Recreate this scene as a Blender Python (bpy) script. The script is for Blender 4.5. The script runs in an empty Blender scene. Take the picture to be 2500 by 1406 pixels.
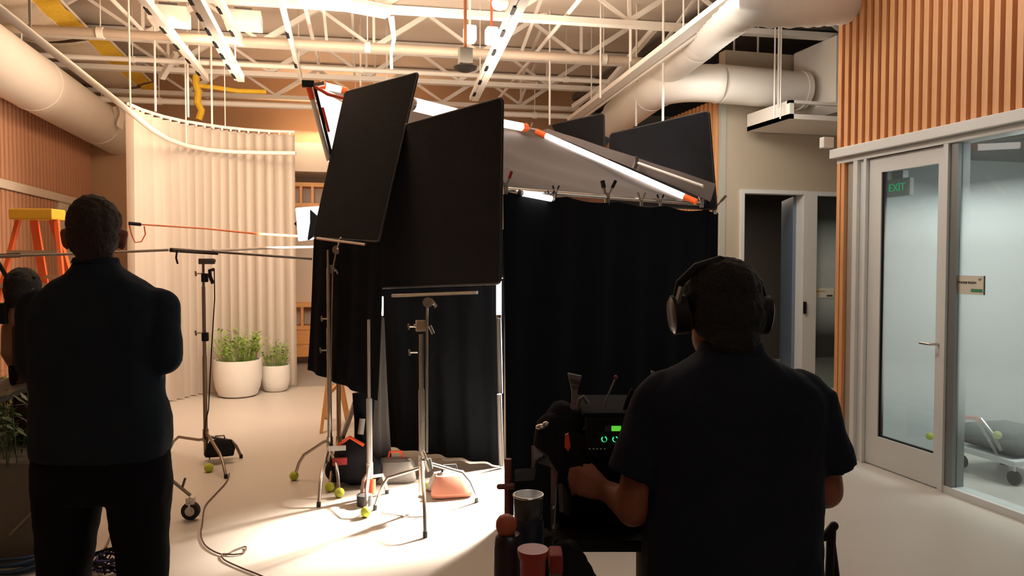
import bpy, bmesh, math, random
from mathutils import Vector, Matrix, noise
random.seed(7)
SC = bpy.context.scene
COL = SC.collection
R = math.radians
# ---------------------------------------------------------------- camera
F = 1850.0
YAW, PITCH = R(14.2), R(-2.04)
CP = Vector((0, 0, 1.6))
FW = Vector((math.sin(YAW)*math.cos(PITCH), math.cos(YAW)*math.cos(PITCH), math.sin(PITCH)))
RT = Vector((math.cos(YAW), -math.sin(YAW), 0))
UP = RT.cross(FW)
FH = Vector((math.sin(YAW), math.cos(YAW), 0))
cd = bpy.data.cameras.new('camera'); cam = bpy.data.objects.new('camera', cd); COL.objects.link(cam)
cd.sensor_width = 36; cd.lens = 36*F/2500
cam.location = CP
cam.rotation_euler = Matrix((RT, UP, -FW)).transposed().to_euler()
SC.camera = cam
# ---------------------------------------------------------------- world, lights, exposure
SC.view_settings.view_transform = 'Standard'
SC.view_settings.look = 'None'
SC.view_settings.gamma = 1
SC.view_settings.use_curve_mapping = False
SC.view_settings.exposure = 0.0
w = bpy.data.worlds.new('world'); SC.world = w; w.use_nodes = True
w.node_tree.nodes['Background'].inputs[0].default_value = (0.9, 0.85, 0.8, 1)
w.node_tree.nodes['Background'].inputs[1].default_value = 0.03

def ray(px, py):
    return FW + RT*((px-1250)/F) + UP*((703-py)/F)
def at(px, py, d): return CP + ray(px, py)*d
def on_z(px, py, z=0.0):
    r = ray(px, py); return CP + r*((z-CP.z)/r.z)
def on_x(px, py, X):
    r = ray(px, py); return CP + r*(X/r.x)
def on_y(px, py, Y):
    r = ray(px, py); return CP + r*(Y/r.y)

def area(name, loc, target, power, sx, sy, col, spread=180):
    l = bpy.data.lights.new(name, 'AREA'); l.shape = 'RECTANGLE'; l.size = sx; l.size_y = sy
    l.energy = power; l.color = col; l.spread = R(spread)
    o = bpy.data.objects.new(name, l); COL.objects.link(o); o.location = loc
    o.rotation_euler = (Vector(target)-Vector(loc)).to_track_quat('-Z', 'Y').to_euler()
    return o
WARM = (1.0, 0.68, 0.44); SOFTW = (1.0, 0.82, 0.66); NEUT = (1.0, 0.93, 0.84); COOL = (0.88, 0.95, 1.0)
# uplight of the film rig, bouncing off the white ceiling
area('rig_uplight', (1.1, 6.9, 3.15), (1.1, 7.1, 4.6), 110, 2.6, 1.6, SOFTW)
area('rig_uplight_left', (-0.6, 7.4, 2.9), (-0.9, 8.6, 4.6), 15, 1.2, 1.0, SOFTW)
# the tungsten practicals of the lounge side, pointing down over the left floor
area('lounge_downlight', (-0.8, 6.3, 3.9), (-1.2, 7.2, 0), 56, 1.6, 1.6, WARM)
area('lounge_wall_washer', (-0.8, 8.0, 3.6), (-3.4, 10.2, 1.6), 46, 1.2, 0.6, WARM)
area('curtain_light', (-0.2, 7.2, 2.2), (-1.3, 9.8, 1.5), 58, 0.7, 0.9, SOFTW)
area('back_room_light', (0.3, 12.2, 3.6), (0.2, 12.8, 0), 42, 1.6, 1.0, WARM)
# ceiling fixtures over the right side walkway and the offices, with two added fills
area('walkway_downlight', (3.3, 3.6, 3.9), (3.4, 3.9, 0), 11, 1.0, 1.0, NEUT)
area('rear_fill', (0.4, -1.2, 4.3), (0.4, -.4, 0), 11, 1.6, 1.0, NEUT)  # added fill behind the camera, lifts dark backs and door frames
area('walkway_far_downlight', (3.7, 6.6, 3.3), (4.2, 7.4, 1.0), 22, 0.8, 0.8, NEUT)
area('facade_light', (1.9, 5.6, 3.7), (4.15, 4.5, 1.9), 30, 0.8, 0.6, NEUT)
area('duct_fill', (3.7, 5.9, 2.9), (4.4, 7.0, 4.4), 8, 0.6, 0.5, NEUT)  # added fill, brightens the elbow duct and plenum from below
area('phone_room_light', (5.3, 3.9, 2.38), (5.0, 3.6, 0), 58, 1.4, 1.2, (.95, .97, .96))
area('meeting_room_light', (6.0, 9.3, 2.5), (6.0, 9.3, 0), 14, 0.6, 0.6, SOFTW)
# key light inside the black tent: it spills out through the open corner
KEY = at(1464, 590, 6.45)
area('tent_key_light', KEY, on_z(1085, 1212), 120, 0.25, 0.25, (1.0, 0.88, 0.76), 38)

# ---------------------------------------------------------------- materials
MATS = {}
def mat(name, col, rough=0.6, metal=0.0, noise_s=0, var=0.0, bump=0.0, bump_s=60, emit=0, spec=0.5, stretch=None):
    if name in MATS: return MATS[name]
    m = bpy.data.materials.new(name); m.use_nodes = True; nt = m.node_tree; b = nt.nodes['Principled BSDF']
    b.inputs['Base Color'].default_value = (*col, 1); b.inputs['Roughness'].default_value = rough
    b.inputs['Metallic'].default_value = metal
    b.inputs['Specular IOR Level'].default_value = spec
    tc = nt.nodes.new('ShaderNodeTexCoord')
    mp = nt.nodes.new('ShaderNodeMapping'); nt.links.new(tc.outputs['Object'], mp.inputs[0])
    if stretch: mp.inputs['Scale'].default_value = stretch
    if var > 0:
        n = nt.nodes.new('ShaderNodeTexNoise'); n.inputs['Scale'].default_value = noise_s or 4; n.inputs['Detail'].default_value = 5
        nt.links.new(mp.outputs[0], n.inputs['Vector'])
        r = nt.nodes.new('ShaderNodeMix'); r.data_type = 'RGBA'
        r.inputs[6].default_value = (*[c*(1-var) for c in col], 1); r.inputs[7].default_value = (*[min(1, c*(1+var)) for c in col], 1)
        nt.links.new(n.outputs['Fac'], r.inputs[0]); nt.links.new(r.outputs[2], b.inputs['Base Color'])
    if bump > 0:
        n2 = nt.nodes.new('ShaderNodeTexNoise'); n2.inputs['Scale'].default_value = bump_s; n2.inputs['Detail'].default_value = 4
        nt.links.new(mp.outputs[0], n2.inputs['Vector'])
        bp = nt.nodes.new('ShaderNodeBump'); bp.inputs['Strength'].default_value = bump; bp.inputs['Distance'].default_value = 0.02
        nt.links.new(n2.outputs['Fac'], bp.inputs['Height']); nt.links.new(bp.outputs[0], b.inputs['Normal'])
    if emit:
        b.inputs['Emission Color'].default_value = (*col, 1); b.inputs['Emission Strength'].default_value = emit
    MATS[name] = m
    return m
def glass(name, tint=(0.86, 0.93, 0.92), film=None):
    m = bpy.data.materials.new(name); m.use_nodes = True; nt = m.node_tree
    for n in list(nt.nodes): nt.nodes.remove(n)
    out = nt.nodes.new('ShaderNodeOutputMaterial')
    tr = nt.nodes.new('ShaderNodeBsdfTransparent'); tr.inputs[0].default_value = (*tint, 1)
    gl = nt.nodes.new('ShaderNodeBsdfGlossy'); gl.inputs['Roughness'].default_value = 0.02
    lw = nt.nodes.new('ShaderNodeFresnel'); lw.inputs[0].default_value = 1.5
    mx = nt.nodes.new('ShaderNodeMixShader'); ge = nt.nodes.new('ShaderNodeNewGeometry'); ml = nt.nodes.new('ShaderNodeMath'); ml.operation = 'SUBTRACT'; ml.use_clamp = True
    nt.links.new(lw.outputs[0], ml.inputs[0]); nt.links.new(ge.outputs['Backfacing'], ml.inputs[1])
    nt.links.new(ml.outputs[0], mx.inputs[0]); nt.links.new(tr.outputs[0], mx.inputs[1]); nt.links.new(gl.outputs[0], mx.inputs[2])
    last = mx
    if film:   # etched film, dense in the middle band and fading to clear above and below
        z0, z1, z2, z3 = film
        tc = nt.nodes.new('ShaderNodeTexCoord'); sp = nt.nodes.new('ShaderNodeSeparateXYZ')
        nt.links.new(tc.outputs['Object'], sp.inputs[0])
        cr = nt.nodes.new('ShaderNodeValToRGB'); e = cr.color_ramp.elements
        mr = nt.nodes.new('ShaderNodeMapRange'); mr.inputs['From Min'].default_value = 0; mr.inputs['From Max'].default_value = 2.6
        nt.links.new(sp.outputs['Z'], mr.inputs[0]); nt.links.new(mr.outputs[0], cr.inputs[0])
        e[0].position = z0/2.6; e[0].color = (0.04, 0.04, 0.04, 1); e[1].position = z1/2.6; e[1].color = (1, 1, 1, 1)
        a = cr.color_ramp.elements.new(z2/2.6); a.color = (1, 1, 1, 1)
        a = cr.color_ramp.elements.new(z3/2.6); a.color = (0.04, 0.04, 0.04, 1)
        df = nt.nodes.new('ShaderNodeBsdfDiffuse'); df.inputs[0].default_value = (0.62, 0.68, 0.67, 1)
        tl = nt.nodes.new('ShaderNodeBsdfTranslucent'); tl.inputs[0].default_value = (0.78, 0.84, 0.83, 1)
        m2 = nt.nodes.new('ShaderNodeMixShader'); m2.inputs[0].default_value = 0.6
        nt.links.new(df.outputs[0], m2.inputs[1]); nt.links.new(tl.outputs[0], m2.inputs[2])
        m3 = nt.nodes.new('ShaderNodeMixShader'); m3.inputs[0].default_value = 0.92
        nt.links.new(mx.outputs[0], m3.inputs[1]); nt.links.new(m2.outputs[0], m3.inputs[2])
        m4 = nt.nodes.new('ShaderNodeMixShader'); nt.links.new(cr.outputs[0], m4.inputs[0])
        nt.links.new(mx.outputs[0], m4.inputs[1]); nt.links.new(m3.outputs[0], m4.inputs[2]); last = m4
    nt.links.new(last.outputs[0], out.inputs[0])
    return m
def sheer(name, col, k=0.35):
    m = bpy.data.materials.new(name); m.use_nodes = True; nt = m.node_tree; b = nt.nodes['Principled BSDF']
    b.inputs['Base Color'].default_value = (*col, 1); b.inputs['Roughness'].default_value = 0.9
    tl = nt.nodes.new('ShaderNodeBsdfTranslucent'); tl.inputs[0].default_value = (*col, 1)
    mx = nt.nodes.new('ShaderNodeMixShader'); mx.inputs[0].default_value = k
    nt.links.new(b.outputs[0], mx.inputs[1]); nt.links.new(tl.outputs[0], mx.inputs[2])
    nt.links.new(mx.outputs[0], nt.nodes['Material Output'].inputs[0])
    return m
FLOORM = mat('polished concrete', (0.60, 0.55, 0.49), 0.36, noise_s=1.3, var=0.07, bump=0.03, bump_s=9)
DECK = mat('painted roof deck', (0.78, 0.67, 0.56), 0.8, noise_s=1.2, var=0.07)
WHITEP = mat('white painted steel', (0.72, 0.67, 0.60), 0.5, noise_s=6, var=0.05)
DUCTM = mat('painted spiral duct', (0.78, 0.73, 0.66), 0.45, noise_s=3, var=0.04)
BEIGE = mat('beige wall paint', (0.52, 0.44, 0.33), 0.8, noise_s=2, var=0.04)
BROWNW = mat('tan felt wall', (0.42, 0.26, 0.15), 0.85, noise_s=20, var=0.06)
CREAM = mat('cream plaster', (0.74, 0.65, 0.55), 0.8, noise_s=2, var=0.03)
SLAT = mat('orange cedar slat', (0.74, 0.36, 0.15), 0.55, noise_s=7, var=0.22, stretch=(6, 6, .5))
SLATB = mat('mauve felt backing', (0.30, 0.17, 0.13), 0.9, noise_s=20, var=0.08)
SLATL = mat('rose brown slat', (0.62, 0.33, 0.20), 0.6, noise_s=7, var=0.15, stretch=(6, 6, .5))
SLATLB = mat('dark felt backing', (0.22, 0.11, 0.07), 0.9)
FRAMEW = mat('off white door frame', (0.72, 0.725, 0.71), 0.4, noise_s=5, var=0.03)
FRAMEG = mat('grey glazing channel', (0.24, 0.25, 0.25), 0.4, 0.3)
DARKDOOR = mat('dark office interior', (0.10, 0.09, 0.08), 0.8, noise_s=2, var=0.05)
BLUEDOOR = mat('slate blue door', (0.16, 0.22, 0.29), 0.5, noise_s=2, var=0.05)
CURT = sheer('cream sheer fabric', (0.80, 0.73, 0.65), 0.4)
BLACKF = mat('black duvetyne', (0.013, 0.013, 0.015), 0.95, noise_s=8, var=0.2, bump=0.15, bump_s=30, spec=0.1)
BLACKN = mat('black drape cloth', (0.004, 0.005, 0.007), 0.95, noise_s=5, var=0.25, bump=0.15, bump_s=20, spec=0.1)
GREYC = sheer('grey grid cloth', (0.20, 0.165, 0.15), 0.5)
CHROME = mat('dull chrome', (0.55, 0.52, 0.48), 0.25, 0.9, noise_s=20, var=0.08)
STEELD = mat('dark steel', (0.16, 0.14, 0.13), 0.4, 0.7, noise_s=20, var=0.1)
BLACKM = mat('black plastic', (0.010, 0.010, 0.011), 0.6, noise_s=20, var=0.1, spec=.2)
RUBBER = mat('black rubber', (0.02, 0.02, 0.02), 0.8)
TENNIS = mat('tennis ball felt', (0.50, 0.56, 0.06), 0.95, noise_s=60, var=0.15, bump=0.3, bump_s=200)
REDP = mat('red tape', (0.85, 0.09, 0.03), 0.5)
ORANGE = mat('orange fibreglass', (0.90, 0.16, 0.04), 0.5, noise_s=9, var=0.08)
YELLOW = mat('yellow ladder cap', (0.85, 0.50, 0.04), 0.5, noise_s=9, var=0.08)
ALU = mat('aluminium', (0.5, 0.47, 0.43), 0.4, 0.6)
LED = mat('lit led tube', (1.0, 0.93, 0.84), 0.4, emit=7)
LEDS = mat('lit led slit', (1.0, 0.97, 0.86), 0.4, emit=9)
SILK = mat('white silk with emitted backlight', (1.0, 0.93, 0.87), 0.8, emit=1.15)  # emission puts the backlight into the cloth itself
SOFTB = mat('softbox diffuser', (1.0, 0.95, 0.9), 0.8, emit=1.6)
FIXL = mat('lit fixture lens', (1.0, 0.92, 0.84), 0.6, emit=2.5)
WOODO = mat('orange oak', (0.80, 0.40, 0.13), 0.45, noise_s=5, var=0.15, stretch=(1, 1, 6))
POT = mat('matt white ceramic', (0.82, 0.78, 0.72), 0.6, noise_s=5, var=0.03)
SOIL = mat('potting soil', (0.05, 0.035, 0.02), 0.95, noise_s=40, var=0.3)
LEAF = mat('light green leaf', (0.25, 0.40, 0.06), 0.6, noise_s=9, var=0.3)
LEAFD = mat('dark green leaf', (0.035, 0.075, 0.018), 0.5, noise_s=9, var=0.4)
SKIN = mat('skin', (0.27, 0.085, 0.045), 0.55, noise_s=14, var=0.08, bump=0.05, bump_s=90)
HAIR = mat('dark hair', (0.006, 0.005, 0.005), 0.8, noise_s=60, var=0.4, bump=0.6, bump_s=140)
HAIRB = mat('brown hair', (0.035, 0.018, 0.010), 0.75, noise_s=60, var=0.4, bump=0.6, bump_s=140)
NAVY = mat('navy shirt cloth', (0.014, 0.018, 0.030), 0.9, noise_s=9, var=0.2, bump=0.2, bump_s=14, spec=0.15)
CHARC = mat('charcoal overshirt cloth', (0.017, 0.025, 0.036), 0.9, noise_s=9, var=0.2, bump=0.2, bump_s=14, spec=0.15)
PANT = mat('black trousers cloth', (0.009, 0.009, 0.011), 0.95, noise_s=9, var=0.2, bump=0.2, bump_s=20, spec=0.1)
YEL = mat('yellow insulation', (0.72, 0.45, 0.03), 0.85, noise_s=14, var=0.2, bump=0.4, bump_s=30)
BATT = mat('faced insulation batt', (0.74, 0.62, 0.48), 0.9, noise_s=5, var=0.1, bump=0.5, bump_s=25, stretch=(8, .6, 1))
SIGNW = mat('cream sign plastic', (0.75, 0.72, 0.62), 0.5)
SIGNG = mat('green sign block', (0.05, 0.28, 0.14), 0.5)
SIGNK = mat('dark sign lettering', (0.05, 0.045, 0.03), 0.5)
GREYP = mat('warm grey panel', (0.17, 0.155, 0.13), 0.7, noise_s=4, var=0.08)
GREYB = mat('grey canvas', (0.36, 0.34, 0.32), 0.8, noise_s=14, var=0.1, bump=0.2)

# ---------------------------------------------------------------- mesh helpers
ORG = {}
class MB:
    def __init__(s): s.v = []; s.f = []; s.sm = False
    def add(s, vs, fs):
        n = len(s.v); s.v += [Vector(v) for v in vs]; s.f += [tuple(i+n for i in f) for f in fs]; return s
    def box(s, c, size, ax=None):
        ax = ax or (Vector((1, 0, 0)), Vector((0, 1, 0)), Vector((0, 0, 1))); c = Vector(c)
        h = [x/2 for x in size]
        vs = [c+ax[0]*(h[0]*i)+ax[1]*(h[1]*j)+ax[2]*(h[2]*k) for i in (-1, 1) for j in (-1, 1) for k in (-1, 1)]
        return s.add(vs, [(0, 1, 3, 2), (4, 6, 7, 5), (0, 4, 5, 1), (2, 3, 7, 6), (0, 2, 6, 4), (1, 5, 7, 3)])
    def span(s, x0, x1, y0, y1, z0, z1):
        return s.box(((x0+x1)/2, (y0+y1)/2, (z0+z1)/2), (abs(x1-x0), abs(y1-y0), abs(z1-z0)))
    def bar(s, p0, p1, w, h=None):
        p0 = Vector(p0); p1 = Vector(p1); h = h or w; d = p1-p0; L = d.length; d.normalize()
        u = Vector((0, 0, 1)) if abs(d.z) < .95 else Vector((1, 0, 0))
        a = d.cross(u).normalized(); b = a.cross(d)
        return s.box((p0+p1)/2, (w, L, h), (a, d, b))
    def tube(s, pts, r, n=10, cap=True):
        pts = [Vector(p) for p in pts]; rs = r if isinstance(r, (list, tuple)) else [r]*len(pts)
        m = len(s.v); a = None
        for i, p in enumerate(pts):
            d = (pts[min(i+1, len(pts)-1)]-pts[max(i-1, 0)]).normalized()
            if a is None:
                u = Vector((0, 0, 1)) if abs(d.z) < .9 else Vector((1, 0, 0)); a = d.cross(u).normalized()
            else:
                a = (a-d*a.dot(d)).normalized()
            b = d.cross(a)
            for k in range(n):
                t = 2*math.pi*k/n; s.v.append(p+(a*math.cos(t)+b*math.sin(t))*rs[i])
        for i in range(len(pts)-1):
            for k in range(n):
                s.f.append((m+i*n+k, m+i*n+(k+1) % n, m+(i+1)*n+(k+1) % n, m+(i+1)*n+k))
        if cap:
            s.f.append(tuple(m+k for k in range(n))[::-1]); s.f.append(tuple(m+(len(pts)-1)*n+k for k in range(n)))
        s.sm = True
        return s
    def lathe(s, c, prof, n=24):
        c = Vector(c); m = len(s.v)
        for r, z in prof:
            for k in range(n):
                t = 2*math.pi*k/n; s.v.append(c+Vector((r*math.cos(t), r*math.sin(t), z)))
        for i in range(len(prof)-1):
            for k in range(n): s.f.append((m+i*n+k, m+i*n+(k+1) % n, m+(i+1)*n+(k+1) % n, m+(i+1)*n+k))
        s.f.append(tuple(m+k for k in range(n))[::-1]); s.f.append(tuple(m+(len(prof)-1)*n+k for k in range(n)))
        s.sm = True
        return s
    def ell(s, c, rad, ax=None, n=14, h=9):
        ax = ax or (Vector((1, 0, 0)), Vector((0, 1, 0)), Vector((0, 0, 1))); c = Vector(c)
        if not isinstance(rad, (list, tuple)): rad = (rad,)*3
        vs = [c-ax[2]*rad[2]]
        for i in range(1, h):
            p = -math.pi/2+math.pi*i/h
            for k in range(n):
                t = 2*math.pi*k/n
                vs.append(c+ax[0]*(rad[0]*math.cos(p)*math.cos(t))+ax[1]*(rad[1]*math.cos(p)*math.sin(t))+ax[2]*(rad[2]*math.sin(p)))
        vs.append(c+ax[2]*rad[2]); fs = []
        for k in range(n): fs.append((0, 1+(k+1) % n, 1+k))
        for i in range(h-2):
            for k in range(n): fs.append((1+i*n+k, 1+i*n+(k+1) % n, 1+(i+1)*n+(k+1) % n, 1+(i+1)*n+k))
        b = 1+(h-2)*n
        for k in range(n): fs.append((b+k, b+(k+1) % n, len(vs)-1))
        s.sm = True
        return s.add(vs, fs)
    def loft(s, rings, n=24, sq=1.0):   # ring = (centre, a, b): two half-axis vectors
        m = len(s.v)
        for c, a, b in rings:
            for k in range(n):
                t = 2*math.pi*k/n; cx, sx = math.cos(t), math.sin(t)
                cx = math.copysign(abs(cx)**sq, cx); sx = math.copysign(abs(sx)**sq, sx)
                s.v.append(Vector(c)+Vector(a)*cx+Vector(b)*sx)
        for i in range(len(rings)-1):
            for k in range(n): s.f.append((m+i*n+k, m+i*n+(k+1) % n, m+(i+1)*n+(k+1) % n, m+(i+1)*n+k))
        s.f.append(tuple(m+k for k in range(n))[::-1]); s.f.append(tuple(m+(len(rings)-1)*n+k for k in range(n)))
        s.sm = True
        return s
    def cap(s, p0, p1, r0, r1=None, n=14):    # tapered capsule
        p0 = Vector(p0); p1 = Vector(p1); r1 = r0 if r1 is None else r1
        d = (p1-p0).normalized(); pts = []; rs = []
        for k in range(0, 4):
            t = math.pi/2*k/4; pts.append(p0-d*r0*math.cos(t)); rs.append(max(r0*math.sin(t), r0*.12))
        pts.append(p0); rs.append(r0); pts.append(p1); rs.append(r1)
        for k in range(1, 5):
            t = math.pi/2*k/4; pts.append(p1+d*r1*math.sin(t)); rs.append(max(r1*math.cos(t), r1*.12))
        return s.tube(pts, rs, n)
    def slab(s, poly, off):   # closed polygon of 3D points, extruded by vector off
        n = len(poly); off = Vector(off)
        vs = [Vector(p) for p in poly]+[Vector(p)+off for p in poly]
        fs = [tuple(range(n)), tuple(range(2*n-1, n-1, -1))]+[(i, i+n, (i+1) % n+n, (i+1) % n) for i in range(n)]
        return s.add(vs, fs)
    def sheet(s, fn, nu, nv, th=0.0):   # grid surface fn(u,v)
        m = len(s.v); sides = [0] if th == 0 else [0, 1]
        for q in sides:
            for j in range(nv+1):
                for i in range(nu+1):
                    p = Vector(fn(i/nu, j/nv))
                    if q:
                        e = 1e-3; du = Vector(fn(min(1, i/nu+e), j/nv))-Vector(fn(max(0, i/nu-e), j/nv)); dv = Vector(fn(i/nu, min(1, j/nv+e)))-Vector(fn(i/nu, max(0, j/nv-e)))
                        p = p+du.cross(dv).normalized()*th
                    s.v.append(p)
        W = nu+1; B = W*(nv+1)
        for q in sides:
            for j in range(nv):
                for i in range(nu):
                    a = m+q*B+j*W+i; f = (a, a+1, a+W+1, a+W); s.f.append(f if q else f[::-1])
        if th:
            for i in range(nu):
                s.f.append((m+i, m+i+1, m+B+i+1, m+B+i)); a = m+nv*W+i; s.f.append((a+1, a, a+B, a+B+1))
            for j in range(nv):
                a = m+j*W; s.f.append((a+W, a, a+B, a+B+W)); a += nu; s.f.append((a, a+W, a+W+B, a+B))
        s.sm = True
        return s
    def mesh(s, name, o=Vector((0, 0, 0))):
        me = bpy.data.meshes.new(name); me.from_pydata([tuple(v-o) for v in s.v], [], s.f)
        if s.sm:
            for p in me.polygons: p.use_smooth = True
        return me
    def build(s, name, m, parent=None, smooth=None, bevel=0, origin=None):
        if parent is not None: o = ORG[parent.name]
        elif origin is not None: o = Vector(origin)
        else:
            xs = [v.x for v in s.v]; ys = [v.y for v in s.v]; zs = [v.z for v in s.v]
            o = Vector(((min(xs)+max(xs))/2, (min(ys)+max(ys))/2, min(zs)))
        if smooth is not None: s.sm = smooth
        me = s.mesh(name, o)
        bm = bmesh.new(); bm.from_mesh(me); bmesh.ops.recalc_face_normals(bm, faces=bm.faces)
        if bevel: bmesh.ops.bevel(bm, geom=[e for e in bm.edges if e.calc_face_angle(0) > .6], offset=bevel, segments=2, affect='EDGES', profile=.6)
        bm.to_mesh(me); bm.free()
        if s.sm: me.set_sharp_from_angle(angle=R(42))
        me.materials.append(m)
        ob = bpy.data.objects.new(name, me); COL.objects.link(ob)
        if parent is not None: ob.parent = parent; ORG[ob.name] = o
        else: ob.location = o; ORG[ob.name] = o
        return ob
def tag(o, label=None, cat=None, group=None, kind=None):
    if label: o['label'] = label
    if cat: o['category'] = cat
    if group: o['group'] = group
    if kind: o['kind'] = kind
    return o
def thing(name, loc, label, cat, group=None, kind=None):
    o = bpy.data.objects.new(name, None); COL.objects.link(o); o.empty_display_size = .1; o.location = Vector(loc)
    ORG[o.name] = Vector(loc); return tag(o, label, cat, group, kind)
def copy_tree(o, parent=None):
    c = o.copy(); COL.objects.link(c); c.parent = parent
    for ch in [x for x in COL.objects if x.parent == o]: copy_tree(ch, c)
    return c
def piece(o, parent, loc, name=None):
    c = o.copy(); COL.objects.link(c); c.parent = parent; c.location = loc; return c
def blob(mb, name, m, parent, voxel=.01, smooth=4, disp=0, dscale=.2):
    ob = mb.build(name, m, parent, smooth=True)
    md = ob.modifiers.new('r', 'REMESH'); md.mode = 'VOXEL'; md.voxel_size = voxel; md.use_smooth_shade = True
    sm = ob.modifiers.new('s', 'SMOOTH'); sm.iterations = smooth; sm.factor = .6
    if disp:
        tx = bpy.data.textures.new(name, 'CLOUDS'); tx.noise_scale = dscale
        dp = ob.modifiers.new('d', 'DISPLACE'); dp.texture = tx; dp.strength = disp; dp.mid_level = .5
    dg = bpy.context.evaluated_depsgraph_get(); dg.update()
    me = bpy.data.meshes.new_from_object(ob.evaluated_get(dg)); ob.modifiers.clear(); ob.data = me
    for p in me.polygons: p.use_smooth = True
    return ob
# ================================================================ STRUCTURE
def struct(name, mb, m, parent=None, **k):
    o = mb.build(name, m, parent, **k)
    if parent is None: o['kind'] = 'structure'
    return o
XL, XR, YB = -3.4, 4.15, 13.6
ZD = 4.56
struct('floor', MB().span(-5.5, 8.5, -3, 16, -.12, 0), FLOORM)
struct('ceiling', MB().span(-5.5, 8.5, -3, 16, ZD, ZD+.1), DECK)
struct('wall_behind', MB().span(-5.5, 8.5, -3.1, -3, 0, ZD), BEIGE)
# ---- left wall with slats above and below a white header
wl = struct('wall_left', MB().span(XL-.15, XL, -3, 16, 0, 3.9).span(XL-.15, XL, -3, 16, 4.42, ZD), BROWNW)
wb = struct('wall_left_slat_backing', MB().span(XL, XL+.012, 7.4, 12.7, 0, 3.6), SLATLB)
hz = 2.44
sl = None; sl2 = None
for i in range(44):
    y = 12.66-i*.12
    if sl is None:
        sl = MB().span(XL+.012, XL+.05, y-.035, y+.035, hz+.06, 3.55).build('slat', SLATL, wb)
        sl2 = MB().span(XL+.012, XL+.05, y-.035, y+.035, 0, hz-.06).build('slat', SLATL, wb)
    else:
        piece(sl, wb, (0, -i*.12, 0))
        if y < 11.2 or y > 12.5: piece(sl2, wb, (0, -i*.12, 0))
sl2.hide_render = False
struct('trim_1', MB().span(XL+.012, XL+.08, 7.4, 12.66, hz-.05, hz+.05), CREAM, bevel=.006)
struct('door_1', MB().span(XL+.012, XL+.05, 11.25, 12.55, 0, hz-.05), CREAM, bevel=.005)
MB().tube([(XL+.05, 11.4, 1.0), (XL+.1, 11.4, 1.0), (XL+.1, 11.5, 1.0)], .012).build('door_handle', CHROME, bpy.data.objects['door_1'])
# clerestory windows over the left duct
w1 = struct('window_1', MB().span(XL-.1, XL-.05, 4, 13, 3.9, 4.42), mat('dark night glass', (0.02, 0.035, 0.035), 0.1))
for k in range(9): MB().span(XL-.06, XL+.02, 4+k, 4.08+k, 3.9, 4.42).build('window_frame', WHITEP, w1)
# ---- back wall, tan above, pale soffit, beige below
struct('wall_back', MB().span(-5.5, 4.5, YB, YB+.15, 0, ZD), BEIGE)
struct('wall_back_left', MB().span(-3.4, -1.7, YB-.75, YB-.6, 0, ZD), mat('tan wall', (.50, .33, .20), .8, noise_s=3, var=.04))
struct('trim_2', MB().span(-1.2, 1.6, 11.9, 12.7, 2.95, 3.38), CREAM)
struct('wall_back_upper', MB().span(-3.4, 4.5, 12.7, 12.8, 3.38, ZD), BROWNW)
# ---- corridor back wall with door opening and side light
YC = 7.85; X0 = 4.45; H = 2.40
xa, xb, xc, xd = 4.74, 5.52, 5.70, 6.3
wc = MB().span(X0+.04, xa, YC, YC+.14, 0, 4.0).span(xa, xd+2, YC, YC+.14, H, 4.0).span(xd, xd+2, YC, YC+.14, 0, H)
struct('wall_corridor', wc, BEIGE)
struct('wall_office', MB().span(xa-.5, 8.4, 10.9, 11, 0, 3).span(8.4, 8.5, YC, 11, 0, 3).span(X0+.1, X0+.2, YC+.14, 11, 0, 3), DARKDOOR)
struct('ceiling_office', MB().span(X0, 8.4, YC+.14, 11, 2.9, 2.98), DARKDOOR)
def frame_box(mb, x0, x1, z1, y0, y1, t, z0=0):
    mb.span(x0-t, x0, y0, y1, z0, z1+t).span(x1, x1+t, y0, y1, z0, z1+t).span(x0, x1, y0, y1, z1, z1+t); return mb
d2 = struct('door_2', frame_box(MB(), xa, xb, H-.02, YC-.03, YC+.12, .045), FRAMEW)
lf = MB().bar((xb-.01, YC+.13, 1.19), (xb+.30, YC+.83, 1.19), .045, 2.36).build('door_leaf', BLUEDOOR, d2)
MB().span(xb+.005, xb+.035, YC-.055, YC-.03, .98, 1.12).build('door_handle', BLACKM, d2)
w2 = struct('window_2', MB().span(xb+.045, xc, YC-.03, YC+.1, 0, H+.02).span(xc, xd, YC-.03, YC+.1, H-.03, H+.02).span(xc, xd, YC-.03, YC+.1, 0, .06), FRAMEW)
g2 = MB().span(xc, xd, YC+.03, YC+.045, .06, H-.03).build('pane', glass('etched sidelight glass', (0.7, 0.8, 0.8), (0.7, 1.25, 1.55, 2.1)), w2)
# ---- slatted partition beyond the corridor
ws = struct('wall_partition', MB().span(X0, X0+.12, YC+.02, YB, 0, 3.45), SLATB)
s0 = MB().span(X0-.045, X0, YC+.06, YC+.115, 0, 3.45).build('slat', SLAT, ws)
for i in range(1, 34): piece(s0, ws, (0, i*.1, 0))
struct('trim_3', MB().span(X0-.02, X0+.05, YC-.02, YC+.03, 0, 3.5), mat('grey green corner trim', (0.45, 0.45, 0.38), .6))
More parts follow.
